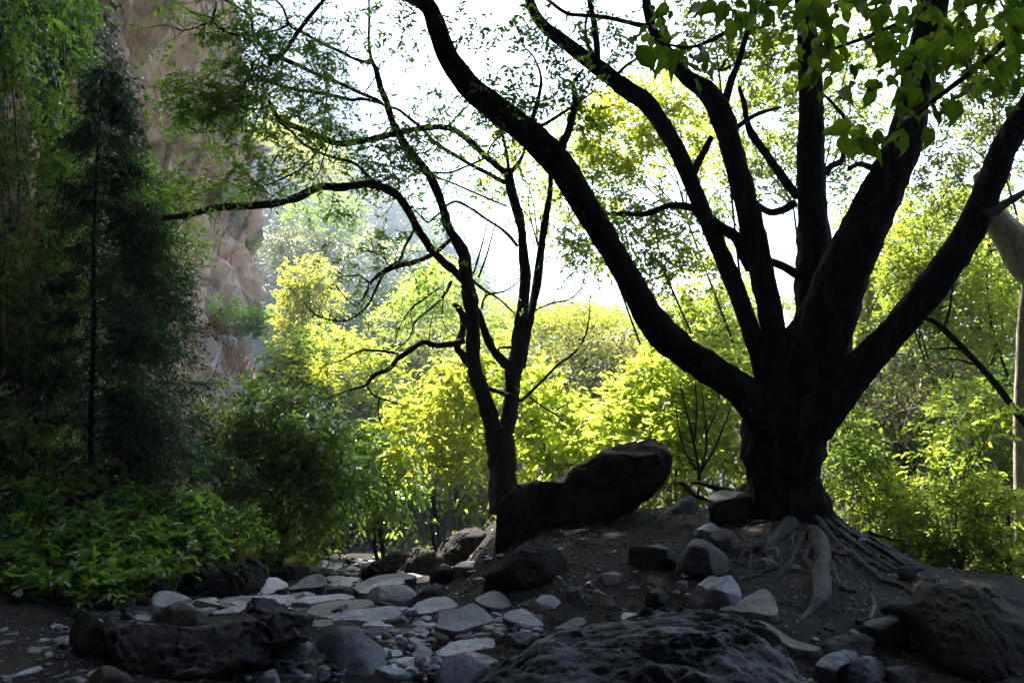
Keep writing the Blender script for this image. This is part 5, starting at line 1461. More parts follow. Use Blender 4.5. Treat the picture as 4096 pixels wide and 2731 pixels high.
S('b', [(430, 690), (520, 690), (640, 700), (800, 712), (930, 735), (1050, 768), (1250, 768), (1400, 742), (1530, 690), (1640, 640), (1690, 580), (1740, 545), (1830, 525), (1900, 540), (1950, 560), (2050, 615), (2180, 655), (2290, 690), (2250, 750), (2160, 790), (2230, 850), (2250, 900), (1950, 900), (1880, 1010), (1850, 1120), (1700, 1130), (1600, 1180), (1420, 1230), (1200, 1300), (900, 1300), (700, 1260), (560, 1120), (500, 980)],
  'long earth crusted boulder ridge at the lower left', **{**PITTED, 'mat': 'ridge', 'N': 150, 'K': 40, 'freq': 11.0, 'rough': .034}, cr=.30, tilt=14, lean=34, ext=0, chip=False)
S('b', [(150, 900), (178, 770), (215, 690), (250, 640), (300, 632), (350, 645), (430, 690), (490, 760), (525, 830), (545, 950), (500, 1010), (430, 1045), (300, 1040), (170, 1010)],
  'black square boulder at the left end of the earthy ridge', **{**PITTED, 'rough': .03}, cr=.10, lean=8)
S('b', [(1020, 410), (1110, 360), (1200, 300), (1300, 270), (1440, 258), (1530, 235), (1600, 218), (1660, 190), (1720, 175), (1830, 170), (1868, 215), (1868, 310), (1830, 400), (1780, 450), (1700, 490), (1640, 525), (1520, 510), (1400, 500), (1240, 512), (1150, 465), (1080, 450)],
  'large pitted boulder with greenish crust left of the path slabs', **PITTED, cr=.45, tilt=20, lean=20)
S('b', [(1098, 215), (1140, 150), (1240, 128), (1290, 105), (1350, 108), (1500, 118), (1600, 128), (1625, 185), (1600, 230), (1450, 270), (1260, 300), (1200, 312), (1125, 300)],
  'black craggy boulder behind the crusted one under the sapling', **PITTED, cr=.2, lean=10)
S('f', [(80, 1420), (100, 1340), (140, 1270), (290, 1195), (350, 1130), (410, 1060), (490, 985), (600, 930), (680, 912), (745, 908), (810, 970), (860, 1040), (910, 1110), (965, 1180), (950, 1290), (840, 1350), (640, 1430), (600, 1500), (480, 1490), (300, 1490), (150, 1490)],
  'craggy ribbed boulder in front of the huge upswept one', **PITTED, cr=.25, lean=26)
S('a', [(1460, 250), (1470, 170), (1510, 120), (1560, 90), (1600, 50), (1700, 18), (1780, 25), (1850, 60), (1870, 110), (1910, 160), (1900, 240), (1800, 290), (1600, 300), (1520, 290)],
  'dark lumpy boulder at the foot of the twisted tree', **PITTED, cr=.2, lean=14)
S('a', [(1178, 290), (1225, 240), (1270, 180), (1330, 152), (1370, 165), (1430, 185), (1500, 220), (1510, 280), (1470, 330), (1415, 392), (1330, 390), (1240, 372), (1180, 345)],
  'black rounded boulder beside the path end', **PITTED, cr=.25, lean=12)
S('a', [(805, 440), (840, 380), (880, 345), (960, 290), (1040, 250), (1100, 212), (1160, 196), (1210, 205), (1262, 235), (1200, 290), (1180, 350), (1040, 370), (930, 400), (870, 450)],
  'sloping grey brown boulder right of the far path slabs', **{**PITTED, 'rough': .035}, cr=.55, tilt=26)
S('a', [(1400, 440), (1415, 380), (1450, 330), (1520, 300), (1570, 330), (1640, 350), (1690, 400), (1620, 430), (1540, 470), (1470, 480)],
  'small black pitted boulder below the dark lumpy one', **PITTED, cr=.3)
S('a', [(150, 390), (180, 350), (220, 335), (300, 322), (350, 330), (410, 390), (410, 415), (375, 440), (280, 452), (200, 430)],
  'dark knobbly boulder between two pale slabs at the left of the path', **PITTED, cr=.3, lean=18)
S('b', [(-40, 400), (0, 368), (60, 378), (110, 430), (160, 490), (215, 575), (180, 610), (80, 590), (-40, 560)], 'dark boulder half buried in the left bank greenery', **PITTED, cr=.2, lean=10)
S('b', [(840, 500), (850, 450), (885, 400), (920, 350), (965, 318), (1050, 303), (1100, 315), (1135, 345), (1110, 390), (1050, 450), (960, 500), (880, 520)], 'smooth round grey stone leaning against the crusted boulder', 'blue', .3, lean=20, round_=.3)

# rocks on the path, far to near
S('e', [(395, 960), (420, 800), (520, 660), (600, 610), (640, 500), (690, 425), (735, 420), (780, 470), (850, 550), (910, 620), (960, 700), (1010, 790), (1048, 880), (1060, 980), (900, 1000), (700, 990)], 'tall pointed brown rock where the path ends', 'brown', .1, 10, 12, .03, 60, 14, d=21.5, name='boulder', cat='boulder', group='rocks at the path end')
S('e', [(1045, 960), (1045, 800), (1080, 720), (1180, 670), (1250, 640), (1380, 600), (1500, 590), (1620, 630), (1700, 690), (1780, 790), (1830, 880), (1810, 940), (1600, 960), (1500, 1000), (1300, 990)], 'rounded brown rock carrying the seated person', 'brown', .3, 14, 22, .04, 60, 14, d=23.0, name='boulder', cat='boulder', group='rocks at the path end', chip=False)
S('e', [(710, 1035), (760, 970), (850, 922), (930, 925), (1030, 975), (1090, 1012), (1040, 1050), (950, 1080), (820, 1110), (760, 1080)], 'pyramid shaped grey stone at the foot of the pointed rock', 'slab', .72, 24)
S('e', [(965, 1120), (985, 1085), (1040, 1060), (1110, 1085), (1200, 1110), (1215, 1145), (1150, 1165), (1050, 1160)], 'lower of two small stacked plates near the path end', 'slab', .7, 14)
S('e', [(1065, 1055), (1110, 1030), (1200, 1035), (1280, 1080), (1275, 1110), (1220, 1130), (1140, 1090)], 'upper of two small stacked plates near the path end', 'slab', .72, 14)
S('e', [(1365, 1095), (1430, 1068), (1520, 1066), (1600, 1080), (1620, 1130), (1510, 1152), (1400, 1148)], 'small pale plate right of the stacked plates', 'slab', .72, 10)
S('e', [(1640, 1010), (1700, 985), (1820, 975), (2000, 985), (1980, 1020), (1900, 1060), (1770, 1092), (1690, 1060)], 'flat pale slab touching the sloping boulder far along the path', 'slab', .78, 10)
S('e', [(1560, 945), (1590, 915), (1640, 910), (1690, 940), (1670, 965), (1600, 965)], 'pale cobble at the very end of the path', 'slab', .6)
S('e', [(1750, 930), (1780, 898), (1830, 920), (1840, 950), (1780, 955)], 'small angular pale stone beside the last path cobble', 'slab', .6)
S('e', [(1870, 955), (1900, 930), (1970, 915), (2020, 930), (2080, 920), (2100, 960), (1990, 975)], 'row-like low grey stone at the far right of the path end', 'slab', .7)
S('e', [(1205, 1030), (1240, 985), (1280, 1000), (1370, 1040), (1420, 1060), (1330, 1090), (1270, 1060)], 'low pale stone behind the stacked plates', 'slab', .75)
S('e', [(1550, 1180), (1600, 1130), (1680, 1100), (1740, 1105), (1650, 1160), (1580, 1210)], 'pale thin stone wedged against the sloping boulder', 'slab', .7)
S('e', [(1190, 1260), (1240, 1220), (1330, 1215), (1390, 1250), (1350, 1275), (1260, 1285)], 'small buff stone in the gravel of the far path', 'tan', .6)
S('e', [(895, 1350), (900, 1300), (990, 1280), (1110, 1280), (1145, 1315), (1060, 1350), (1000, 1370)], 'pale flat slab with a broken right edge in the middle of the path', 'slab', .85, 8)
S('e', [(870, 1470), (895, 1400), (1000, 1360), (1120, 1335), (1265, 1360), (1240, 1430), (1220, 1500), (1130, 1480), (1110, 1430), (960, 1412)], 'bright slab with a notched front edge on the path', 'slab', .88, 8)
S('e', [(1230, 1500), (1255, 1370), (1380, 1370), (1520, 1385), (1490, 1540), (1360, 1560), (1240, 1540)], 'square slab split from the notched one', 'slab', .9, 10)
S('e', [(1330, 1345), (1420, 1310), (1545, 1290), (1535, 1365), (1440, 1378), (1350, 1372)], 'thin slab behind the square slab', 'slab', .85, 8)
S('a', [(350, 340), (372, 312), (450, 308), (545, 316), (560, 335), (570, 370), (500, 385), (415, 412), (390, 370)], 'block with a flat white top at the left of the path', 'slab', .36, 6, 8, soft=.01)
S('a', [(285, 520), (340, 480), (420, 408), (480, 388), (545, 372), (592, 402), (594, 455), (540, 485), (470, 515), (350, 552), (300, 545)], 'plank shaped stone leaning up to the right', 'blue', .72, 24, 10, slope=-.25, soft=.01)
S('a', [(75, 535), (100, 470), (140, 408), (220, 408), (300, 458), (295, 482), (240, 500), (195, 512), (192, 538), (120, 545)], 'pale wide slab left of the leaning plank', 'slab', .9, 12)
S('a', [(198, 515), (240, 498), (296, 480), (298, 535), (260, 548), (215, 548)], 'small black stone under the leaning plank', 'dark', .3)
S('a', [(508, 530), (545, 500), (600, 458), (650, 470), (700, 480), (760, 495), (825, 512), (810, 545), (700, 540), (600, 540)], 'dark wedge with a sharp ridge beside the leaning plank', 'dark', .45, 24)
S('a', [(360, 552), (395, 528), (440, 518), (512, 530), (505, 552), (430, 556)], 'low pale sliver below the leaning plank', 'slab', .8)
S('a', [(0, 590), (0, 552), (90, 546), (200, 542), (290, 550), (362, 560), (335, 620), (270, 625), (150, 600)], 'long pale slab at the left edge of the paving', 'slab', .9, 10)
S('a', [(325, 612), (360, 585), (400, 570), (480, 552), (560, 545), (650, 535), (730, 532), (790, 545), (832, 562), (770, 578), (690, 580), (600, 595), (540, 610), (480, 642), (440, 622)], 'wide smooth slab with a sinuous back edge', 'slab', .85, 12)
S('a', [(285, 645), (350, 625), (440, 612), (450, 640), (440, 665), (395, 685), (340, 668)], 'triangular pale slab below the wide smooth slab', 'slab', .88, 10)
S('a', [(430, 685), (460, 645), (500, 618), (570, 600), (640, 588), (770, 578), (860, 576), (935, 580), (975, 620), (900, 650), (760, 660), (680, 690), (640, 740), (560, 725), (508, 718)], 'big tan slab in the middle of the paving', 'tan', .86, 12)
S('a', [(600, 740), (640, 700), (720, 668), (840, 655), (950, 648), (1015, 640), (1080, 628), (1140, 630), (1192, 680), (1150, 722), (1060, 742), (1010, 775), (960, 788), (800, 758), (700, 768), (650, 768)], 'big rippled slab right of the tan slab', 'slab', .84, 14, rough=.02)
S('a', [(845, 560), (870, 510), (940, 465), (1030, 440), (1090, 420), (1180, 400), (1220, 440), (1170, 475), (1060, 470), (1000, 500), (940, 520), (930, 590), (880, 575)], 'layered grey ledge at the right of the wedge', 'slab', .7, 22, d=7.7)
S('a', [(815, 520), (830, 470), (900, 425), (980, 395), (1050, 378), (1150, 368), (1250, 375), (1312, 400), (1260, 425), (1150, 415), (1030, 445), (940, 470), (880, 520), (850, 560)], 'thin dark strata slab above the layered ledge', 'blue', .8, 22, d=8.2)
S('a', [(920, 600), (930, 530), (955, 490), (1030, 462), (1100, 455), (1180, 465), (1240, 470), (1300, 522), (1285, 570), (1230, 640), (1190, 672), (1100, 630), (1010, 642), (950, 620)], 'humped stone with a dark left face and glinting top', 'slab', .6, 26)
S('a', [(1258, 575), (1320, 530), (1400, 480), (1462, 445), (1500, 480), (1535, 545), (1480, 565), (1390, 580), (1330, 600), (1285, 628)], 'dark tent shaped stone right of the humped one', 'dark', .35, 26)
S('a', [(1250, 445), (1310, 410), (1380, 388), (1415, 402), (1390, 450), (1330, 475), (1270, 475)], 'small reddish grey stone under the black rounded boulder', 'tan', .7, 16)
S('a', [(1195, 690), (1215, 650), (1250, 645), (1262, 690), (1240, 712)], 'upright small pale chip between two slabs', 'slab', .4)
S('a', [(1250, 660), (1300, 610), (1380, 575), (1440, 560), (1545, 558), (1600, 590), (1632, 630), (1560, 655), (1480, 668), (1470, 695), (1380, 710), (1290, 722), (1265, 690)], 'pale angular slab behind the five sided slab', 'slab', .82, 12)
S('a', [(1450, 800), (1480, 720), (1475, 665), (1550, 648), (1632, 655), (1690, 620), (1755, 603), (1830, 652), (1880, 700), (1925, 745), (1860, 775), (1800, 800), (1740, 830), (1650, 880), (1580, 870), (1500, 840)], 'large five sided slab right of centre', 'blue', .80, 16, 12, soft=.01)
S('a', [(1755, 575), (1810, 545), (1900, 508), (1950, 518), (2000, 552), (2040, 600), (2072, 642), (2000, 675), (1930, 670), (1860, 655), (1810, 620)], 'smooth slab with a peaked top behind the five sided slab', 'blue', .84, 16)
S('a', [(1985, 720), (1995, 690), (2040, 665), (2105, 648), (2190, 668), (2240, 725), (2292, 780), (2250, 800), (2200, 815), (2110, 775), (2040, 755)], 'wedge slab with a dark left side right of the five sided slab', 'slab', .82, 18)
S('a', [(2230, 830), (2235, 795), (2300, 780), (2340, 785), (2338, 820), (2280, 838)], 'small square stone beside the wedge slab', 'slab', .6)
S('a', [(2090, 640), (2130, 600), (2200, 575), (2240, 575), (2215, 630), (2150, 650)], 'dark low stone half sunk in the dirt', 'dark', .7)
S('c', [(130, 1072), (150, 1020), (185, 968), (230, 958), (285, 962), (330, 1000), (362, 1035), (300, 1070), (220, 1085)], 'grey blunt stone on the dirt edge', 'slab', .5, 20)
S('c', [(365, 960), (375, 925), (402, 890), (440, 910), (500, 945), (520, 990), (480, 1015), (410, 1010)], 'dark stone tilting in the dirt left of the small red stone', 'dark', .35, 22)
S('a', [(870, 830), (880, 805), (960, 795), (1060, 800), (1085, 825), (1060, 850), (940, 872), (890, 860)], 'dark flat stone right of the great dark boulder', 'dark', .7)
S('a', [(480, 795), (505, 760), (545, 738), (630, 735), (655, 768), (600, 800), (530, 808)], 'tan flat stone above the great dark boulder', 'tan', .78)
S('a', [(1010, 888), (1060, 860), (1150, 838), (1245, 838), (1265, 868), (1200, 885), (1150, 905), (1070, 905)], 'thin curved pale slab in the gravel', 'slab', .75)
S('a', [(950, 895), (1000, 885), (1090, 905), (1195, 915), (1180, 945), (1090, 945), (1010, 925)], 'worn low stone below the curved slab', 'tan', .8)
S('a', [(1195, 905), (1215, 875), (1255, 868), (1290, 895), (1285, 925), (1230, 940)], 'rounded cobble beside the curved slab', 'dark', .4, round_=.3)
S('a', [(1155, 985), (1165, 955), (1230, 923), (1275, 930), (1278, 975), (1240, 1000), (1190, 1000)], 'pale angular stone in the gravel gap', 'slab', .65)
S('a', [(1195, 1120), (1230, 1070), (1290, 1030), (1350, 1012), (1422, 1035), (1400, 1090), (1330, 1130), (1250, 1150)], 'bright chipped stone in the gravel gap', 'slab', .7, 20)
S('a', [(1172, 1195), (1200, 1145), (1245, 1108), (1300, 1120), (1335, 1150), (1330, 1195), (1250, 1212)], 'lumpy pale stone at the bottom of the gravel gap', 'slab', .6, 20)
S('a', [(1385, 1130), (1400, 1095), (1450, 1080), (1492, 1095), (1488, 1170), (1445, 1218), (1405, 1180)], 'upright pale stone leaning on the smooth blue rock', 'slab', .4, 20)
S('a', [(1290, 925), (1320, 905), (1400, 900), (1470, 940), (1420, 985), (1340, 975)], 'rough greyish stone above the bright chipped stone', 'dark', .5)
S('a', [(1245, 835), (1260, 795), (1320, 778), (1382, 815), (1375, 848), (1300, 862)], 'brownish rounded stone in the gravel', 'brown', .5, round_=.3)
S('a', [(1365, 890), (1400, 845), (1470, 828), (1560, 870), (1580, 920), (1500, 950), (1420, 930)], 'dark stone in the shadow under the five sided slab', 'dark', .5)
S('a', [(1450, 1000), (1500, 965), (1570, 925), (1640, 900), (1730, 885), (1905, 880), (1920, 920), (1908, 965), (1850, 1000), (1760, 985), (1640, 1030), (1530, 1050), (1480, 1040)], 'long low slab above the smooth blue rock', 'slab', .85, 14)
S('a', [(1905, 945), (1920, 890), (2010, 850), (2120, 825), (2210, 840), (2250, 870), (2180, 920), (2080, 960), (1980, 975)], 'dark irregular stone at the back edge of the broad pitted boulder', 'dark', .6, 16)
S('a', [(1500, 1060), (1520, 1025), (1600, 1000), (1740, 985), (1850, 1020), (1950, 1060), (1930, 1110), (1800, 1120), (1600, 1120)], 'pale crumbly slab behind the smooth blue rock', 'slab', .8, 16, rough=.03)
S('a', [(1430, 1260), (1460, 1170), (1500, 1085), (1580, 1030), (1650, 1000), (1720, 1015), (1780, 1060), (1900, 1100), (1850, 1160), (1820, 1260), (1700, 1330), (1500, 1330)], 'large smooth blue grey rock at the bottom centre', 'blue', .25, 30, 42, .012, 60, 14, soft=.05)
S('a', [(505, 930), (540, 880), (620, 840), (700, 790), (780, 785), (865, 800), (890, 850), (960, 900), (1035, 950), (1062, 1010), (1058, 1090), (1030, 1170), (960, 1215), (880, 1222), (800, 1200), (720, 1185), (640, 1140), (590, 1080), (550, 1010)], 'great dark bluish boulder in the middle foreground', 'blue', .14, 24, 30, .022, 70, 16, name='boulder', cat='boulder', soft=.05, freq=2.2)
S('a', [(148, 1035), (175, 970), (200, 895), (240, 860), (290, 848), (370, 860), (430, 885), (500, 940), (492, 1010), (455, 1090), (400, 1120), (330, 1105), (240, 1065), (180, 1050)], 'pale wedge boulder left of the great dark boulder', 'slab', .62, 26, 20, .02, 60, 12, name='boulder', cat='boulder')
S('a', [(30, 1250), (60, 1190), (130, 1140), (195, 1120), (220, 1170), (245, 1260), (150, 1320), (60, 1310)], 'pointed stone at the bottom edge below the pale wedge', 'slab', .3, 24)
S('a', [(248, 1140), (280, 1115), (335, 1108), (425, 1145), (415, 1185), (340, 1212), (270, 1180)], 'small block below the pale wedge boulder', 'slab', .5)
S('b', [(330, 1250), (345, 1175), (400, 1120), (465, 1083), (520, 1090), (570, 1115), (680, 1165), (722, 1240), (700, 1320), (400, 1340)], 'hump backed stone in the dirt at the bottom left', 'brown', .4, 24, name='boulder', cat='boulder')
S('b', [(830, 715), (900, 660), (980, 600), (1050, 560), (1115, 538), (1195, 545), (1240, 592), (1310, 610), (1365, 642), (1345, 690), (1325, 735), (1200, 745), (1090, 772), (960, 745)], 'wedge boulder with a pale peaked top on the left', 'tan', .30, 30, 8, .015, 60, 12, soft=.01, name='boulder', cat='boulder')
S('b', [(835, 700), (855, 620), (870, 500), (900, 470), (980, 446), (1065, 460), (1140, 485), (1210, 520), (1230, 550), (1110, 560), (1000, 610), (910, 660)], 'wet glinting slab behind the peaked wedge boulder', 'slab', .55, 16, name='boulder', cat='boulder')
S('b', [(1230, 575), (1300, 545), (1450, 520), (1625, 513), (1650, 545), (1560, 580), (1480, 595), (1360, 628), (1290, 600)], 'flat cracked slab right of the glinting slab', 'slab', .85)
S('b', [(1380, 640), (1450, 615), (1570, 590), (1690, 552), (1690, 585), (1640, 645), (1520, 655), (1420, 670)], 'flat pale slab behind the earthy ridge', 'slab', .8)
S('b', [(695, 600), (715, 550), (750, 518), (830, 500), (875, 520), (868, 580), (820, 625), (740, 628)], 'brown rounded stone left of the glinting slab', 'brown', .35, round_=.3)
S('b', [(590, 570), (640, 515), (690, 505), (745, 522), (705, 590), (690, 620), (630, 628)], 'speckled grey stone left of the brown rounded one', 'slab', .5)
S('b', [(500, 560), (530, 520), (590, 500), (620, 525), (590, 590), (540, 605)], 'dim grey stone in the bank herbs', 'blue', .4)
S('b', [(1750, 935), (1775, 915), (1820, 912), (1842, 930), (1815, 952), (1770, 952)], 'white pebble on the earthy ridge', 'slab', .6, round_=.3)
S('b', [(1555, 1175), (1580, 1140), (1625, 1128), (1655, 1150), (1650, 1185), (1600, 1200)], 'egg shaped cobble at the foot of the earthy ridge', 'slab', .4, round_=.35)
S('b', [(1690, 1190), (1700, 1140), (1770, 1120), (1812, 1150), (1790, 1190), (1730, 1205)], 'pale rough cobble right of the egg shaped one', 'slab', .5)
S('b', [(1400, 1230), (1450, 1200), (1540, 1195), (1560, 1230), (1480, 1260)], 'flat pale cobble below the egg shaped one', 'slab', .6)
S('b', [(-20, 760), (40, 730), (110, 735), (120, 765), (60, 790), (-10, 790)], 'low grey stone in the gravel at the left edge', 'slab', .6)

# rocks on the dirt of the mound
G = dict(group='rocks on the dirt mound', name='rock', cat='rock')
S('g', [(25, 640), (30, 560), (60, 537), (150, 528), (280, 520), (330, 550), (385, 592), (395, 650), (370, 710), (330, 742), (220, 738), (120, 725), (40, 700)], 'square dark rock with a pale flat top on the dirt', 'dark', .2, 8, 8, soft=.004, corner=.80, **G)
S('g', [(398, 710), (410, 650), (430, 595), (470, 520), (510, 485), (555, 472), (600, 490), (640, 505), (700, 550), (770, 600), (785, 690), (770, 750), (720, 790), (600, 800), (500, 785), (425, 750)], 'big black rounded rock right of the square one', 'dark', .22, 20, 14, .02, 60, 12, round_=.25, **G)
S('g', [(610, 485), (660, 430), (725, 398), (790, 415), (830, 440), (862, 520), (855, 585), (790, 605), (740, 570), (680, 530)], 'brown rock behind the big black rounded one', 'brown', .4, 22, 16, **G)
S('g', [(508, 435), (550, 400), (605, 365), (660, 358), (715, 402), (670, 450), (620, 480), (530, 482)], 'pale wedge rock behind the black rounded one', 'slab', .42, 16, 10, **G)
S('g', [(620, 195), (640, 150), (670, 128), (740, 108), (840, 118), (945, 140), (975, 200), (980, 330), (940, 400), (800, 405), (730, 370), (645, 330)], 'large cube shaped rock with a flat grey top beside the big trunk', 'dark', .34, 9, 6, .012, soft=.004, corner=.38, **G)
S('g', [(250, 395), (260, 320), (310, 260), (390, 195), (440, 165), (505, 148), (550, 210), (555, 290), (520, 325), (470, 335), (420, 390), (330, 405)], 'sloping rock at the back edge of the dirt between boulder and trunk', 'dark', .62, 30, 12, **G, d=9.0)
S('f', [(1350, 850), (1400, 790), (1480, 720), (1560, 672), (1640, 648), (1720, 690), (1745, 760), (1735, 840), (1690, 895), (1560, 905), (1430, 895)], 'dim rock tucked under the right end of the huge boulder', 'dark', .3, 20, 18, **G, d=8.5)
S('f', [(1790, 560), (1800, 515), (1880, 500), (1950, 530), (1960, 580), (1880, 605)], 'small dark rock behind the raised end of the huge boulder', 'dark', .4, **G)
S('g', [(378, 840), (390, 805), (425, 788), (470, 800), (478, 850), (440, 882), (395, 870)], 'small round stone between the black rock and the pale topped one', 'brown', .4, round_=.3, **G)
S('g', [(145, 960), (150, 900), (200, 862), (262, 835), (300, 870), (342, 920), (320, 960), (322, 995), (250, 1015), (160, 1000)], 'blocky dark rock in front of the square one', 'dark', .38, 20, 10, soft=.004, corner=.6, **G)
S('g', [(495, 940), (500, 890), (535, 830), (590, 790), (645, 757), (720, 765), (800, 752), (830, 790), (862, 830), (882, 920), (840, 960), (760, 985), (680, 1010), (590, 1018), (520, 1000)], 'rock with a pale rough top and black front right of centre', 'slab', .42, 14, 4, .025, 60, 12, soft=.008, **G)
S('g', [(800, 1010), (850, 960), (905, 918), (980, 870), (1045, 842), (1095, 870), (1112, 910), (1145, 965), (1160, 1100), (1120, 1140), (1040, 1120), (960, 1085), (870, 1075)], 'tilted rock with a smooth lit face left of the snaking root', 'tan', .70, 32, 8, .02, **G)
S('g', [(680, 1025), (730, 995), (800, 975), (830, 1010), (800, 1050), (740, 1050)], 'small tan stone behind the broad pitted boulder', 'tan', .6, **G)
S('g', [(920, 1085), (990, 1085), (1065, 1105), (1140, 1150), (1200, 1190), (1330, 1260), (1420, 1300), (1485, 1335), (1440, 1375), (1350, 1365), (1250, 1340), (1180, 1240), (1060, 1160)], 'long flat tan rock running along the right edge of the pitted boulder', 'tan', .8, 20, **G)
S('g', [(1030, 620), (1045, 570), (1075, 545), (1150, 535), (1175, 570), (1175, 630), (1110, 640)], 'rounded block caught among the roots', 'brown', .4, 18, **G)
S('g', [(998, 670), (1010, 635), (1055, 618), (1110, 635), (1168, 672), (1120, 700), (1050, 702)], 'pale flattish stone below the block among the roots', 'tan', .55, **G)
S('g', [(1245, 720), (1260, 680), (1300, 668), (1338, 700), (1325, 745), (1275, 750)], 'round stone in the hollow beside the snaking root', 'brown', .4, round_=.3, **G)
S('g', [(1750, 1170), (1800, 1120), (1850, 1085), (1960, 1068), (2090, 1080), (2160, 1120), (2220, 1185), (2250, 1290), (2150, 1340), (2020, 1340), (1950, 1280), (1860, 1200)], 'flat topped rock with a black front at the right', 'brown', .42, 12, 0, .012, 60, 14, soft=.004, corner=.66, **G)
S('g', [(1440, 1310), (1480, 1270), (1560, 1215), (1640, 1192), (1740, 1188), (1840, 1205), (1910, 1235), (1985, 1310), (1970, 1380), (1850, 1390), (1700, 1370), (1560, 1340)], 'rounded brown rock below the flat topped one', 'brown', .55, 22, 20, .03, **G)
S('g', [(1400, 1520), (1430, 1440), (1480, 1375), (1570, 1330), (1690, 1308), (1765, 1345), (1740, 1400), (1620, 1440), (1580, 1580), (1500, 1640), (1400, 1620)], 'bluish dark rock at the bottom right of the picture', 'blue', .45, 20, 18, .03, **G)
S('g', [(1560, 1460), (1580, 1410), (1700, 1385), (1830, 1355), (1890, 1372), (1950, 1430), (1990, 1500), (2010, 1640), (1700, 1660), (1580, 1620)], 'angular dark rock with a lit upper face at the bottom right', 'blue', .34, 20, 10, .03, soft=.005, corner=.7, **G)
S('g', [(1950, 1460), (2000, 1435), (2100, 1428), (2200, 1450), (2300, 1480), (2320, 1640), (2050, 1640), (1985, 1540)], 'low dark rock against the right boulder at the bottom edge', 'dark', .35, 20, 10, .03, **G)
S('g', [(1360, 1580), (1370, 1545), (1425, 1516), (1495, 1530), (1550, 1580), (1450, 1640)], 'small pale stone at the bottom edge right of the pitted boulder', 'slab', .5, **G)
S('f', [(1325, 1345), (1330, 1305), (1365, 1280), (1460, 1258), (1535, 1300), (1520, 1350), (1515, 1400), (1440, 1415), (1370, 1422), (1345, 1390)], 'small reddish stone alone on the dirt', 'tan', .4, 16, **G)
S('c', [(585, 1035), (640, 1005), (692, 988), (712, 1030), (705, 1080), (650, 1055)], 'little sloped stone below the reddish one', 'brown', .6, 24, **G)
S('c', [(785, 925), (800, 900), (835, 883), (885, 905), (910, 940), (850, 940)], 'low brown stone half buried right of the reddish one', 'brown', .6, **G)
S('c', [(745, 1165), (750, 1110), (765, 1078), (860, 1085), (930, 1110), (890, 1150), (800, 1170)], 'grey slab peeping over the back of the pitted boulder', 'slab', .7, 18, **G)
S('c', [(280, 1210), (340, 1165), (410, 1125), (475, 1108), (520, 1140), (470, 1180), (380, 1210)], 'leaning grey slab at the left shoulder of the pitted boulder', 'blue', .8, 20, **G)
S('c', [(0, 1100), (20, 1060), (75, 1050), (120, 1075), (215, 1160), (200, 1195), (100, 1185), (20, 1150)], 'smooth pale slab at the dirt edge', 'slab', .85, 20, **G)
S('a', [(1268, 150), (1290, 105), (1335, 70), (1450, 38), (1555, 65), (1520, 110), (1500, 165), (1400, 185), (1300, 180)], 'flat grey slab below the small sunlit plant', 'slab', .5, 12, **G)
S('a', [(1585, 330), (1640, 290), (1720, 275), (1800, 268), (1885, 295), (1830, 320), (1740, 330), (1650, 352)], 'pale flat stone in front of the dark lumpy boulder', 'slab', .7, **G)
S('a', [(1440, 170), (1465, 130), (1510, 118), (1530, 150), (1500, 190)], 'little grey stone left of the dark lumpy boulder', 'blue', .5, **G)
S('d', [(610, 585), (640, 560), (700, 570), (715, 600), (670, 615)], 'small stone on the root slope right of the big trunk', 'brown', .5, **G)
S('d', [(880, 800), (900, 765), (960, 755), (1025, 770), (1030, 830), (1020, 880), (950, 880)], 'black stump like rock at the end of the roots', 'lava', .3, **G)

# rocks beside the earth trail
for reg, poly, lb, m in [
    ('h', [(440, 960), (450, 850), (500, 805), (560, 800), (640, 815), (690, 880), (715, 980), (640, 1010), (520, 1010)], 'square ochre boulder beside the earth trail', 'tan'),
    ('h', [(300, 830), (320, 790), (370, 775), (430, 800), (480, 840), (440, 880), (430, 920), (340, 900)], 'pale boulder left of the ochre one on the trail', 'tan'),
    ('h', [(690, 740), (740, 700), (790, 680), (830, 700), (880, 715), (920, 770), (950, 830), (880, 850), (800, 830), (730, 800)], 'jagged pale outcrop above the ochre boulder', 'slab'),
    ('h', [(620, 800), (650, 760), (710, 770), (760, 820), (740, 880), (700, 880)], 'small pinkish boulder between outcrop and ochre boulder', 'tan'),
    ('h', [(700, 960), (720, 900), (800, 880), (880, 920), (900, 960), (800, 990)], 'low mossy boulder right of the ochre one', 'slab'),
    ('h', [(550, 1080), (570, 1030), (630, 1020), (690, 1050), (650, 1100)], 'small buff boulder below the ochre one', 'tan')]:
    S(reg, poly, lb, m, .4, 14, 16, .04, 30, 6, name='boulder', cat='boulder', group='boulders beside the earth trail')

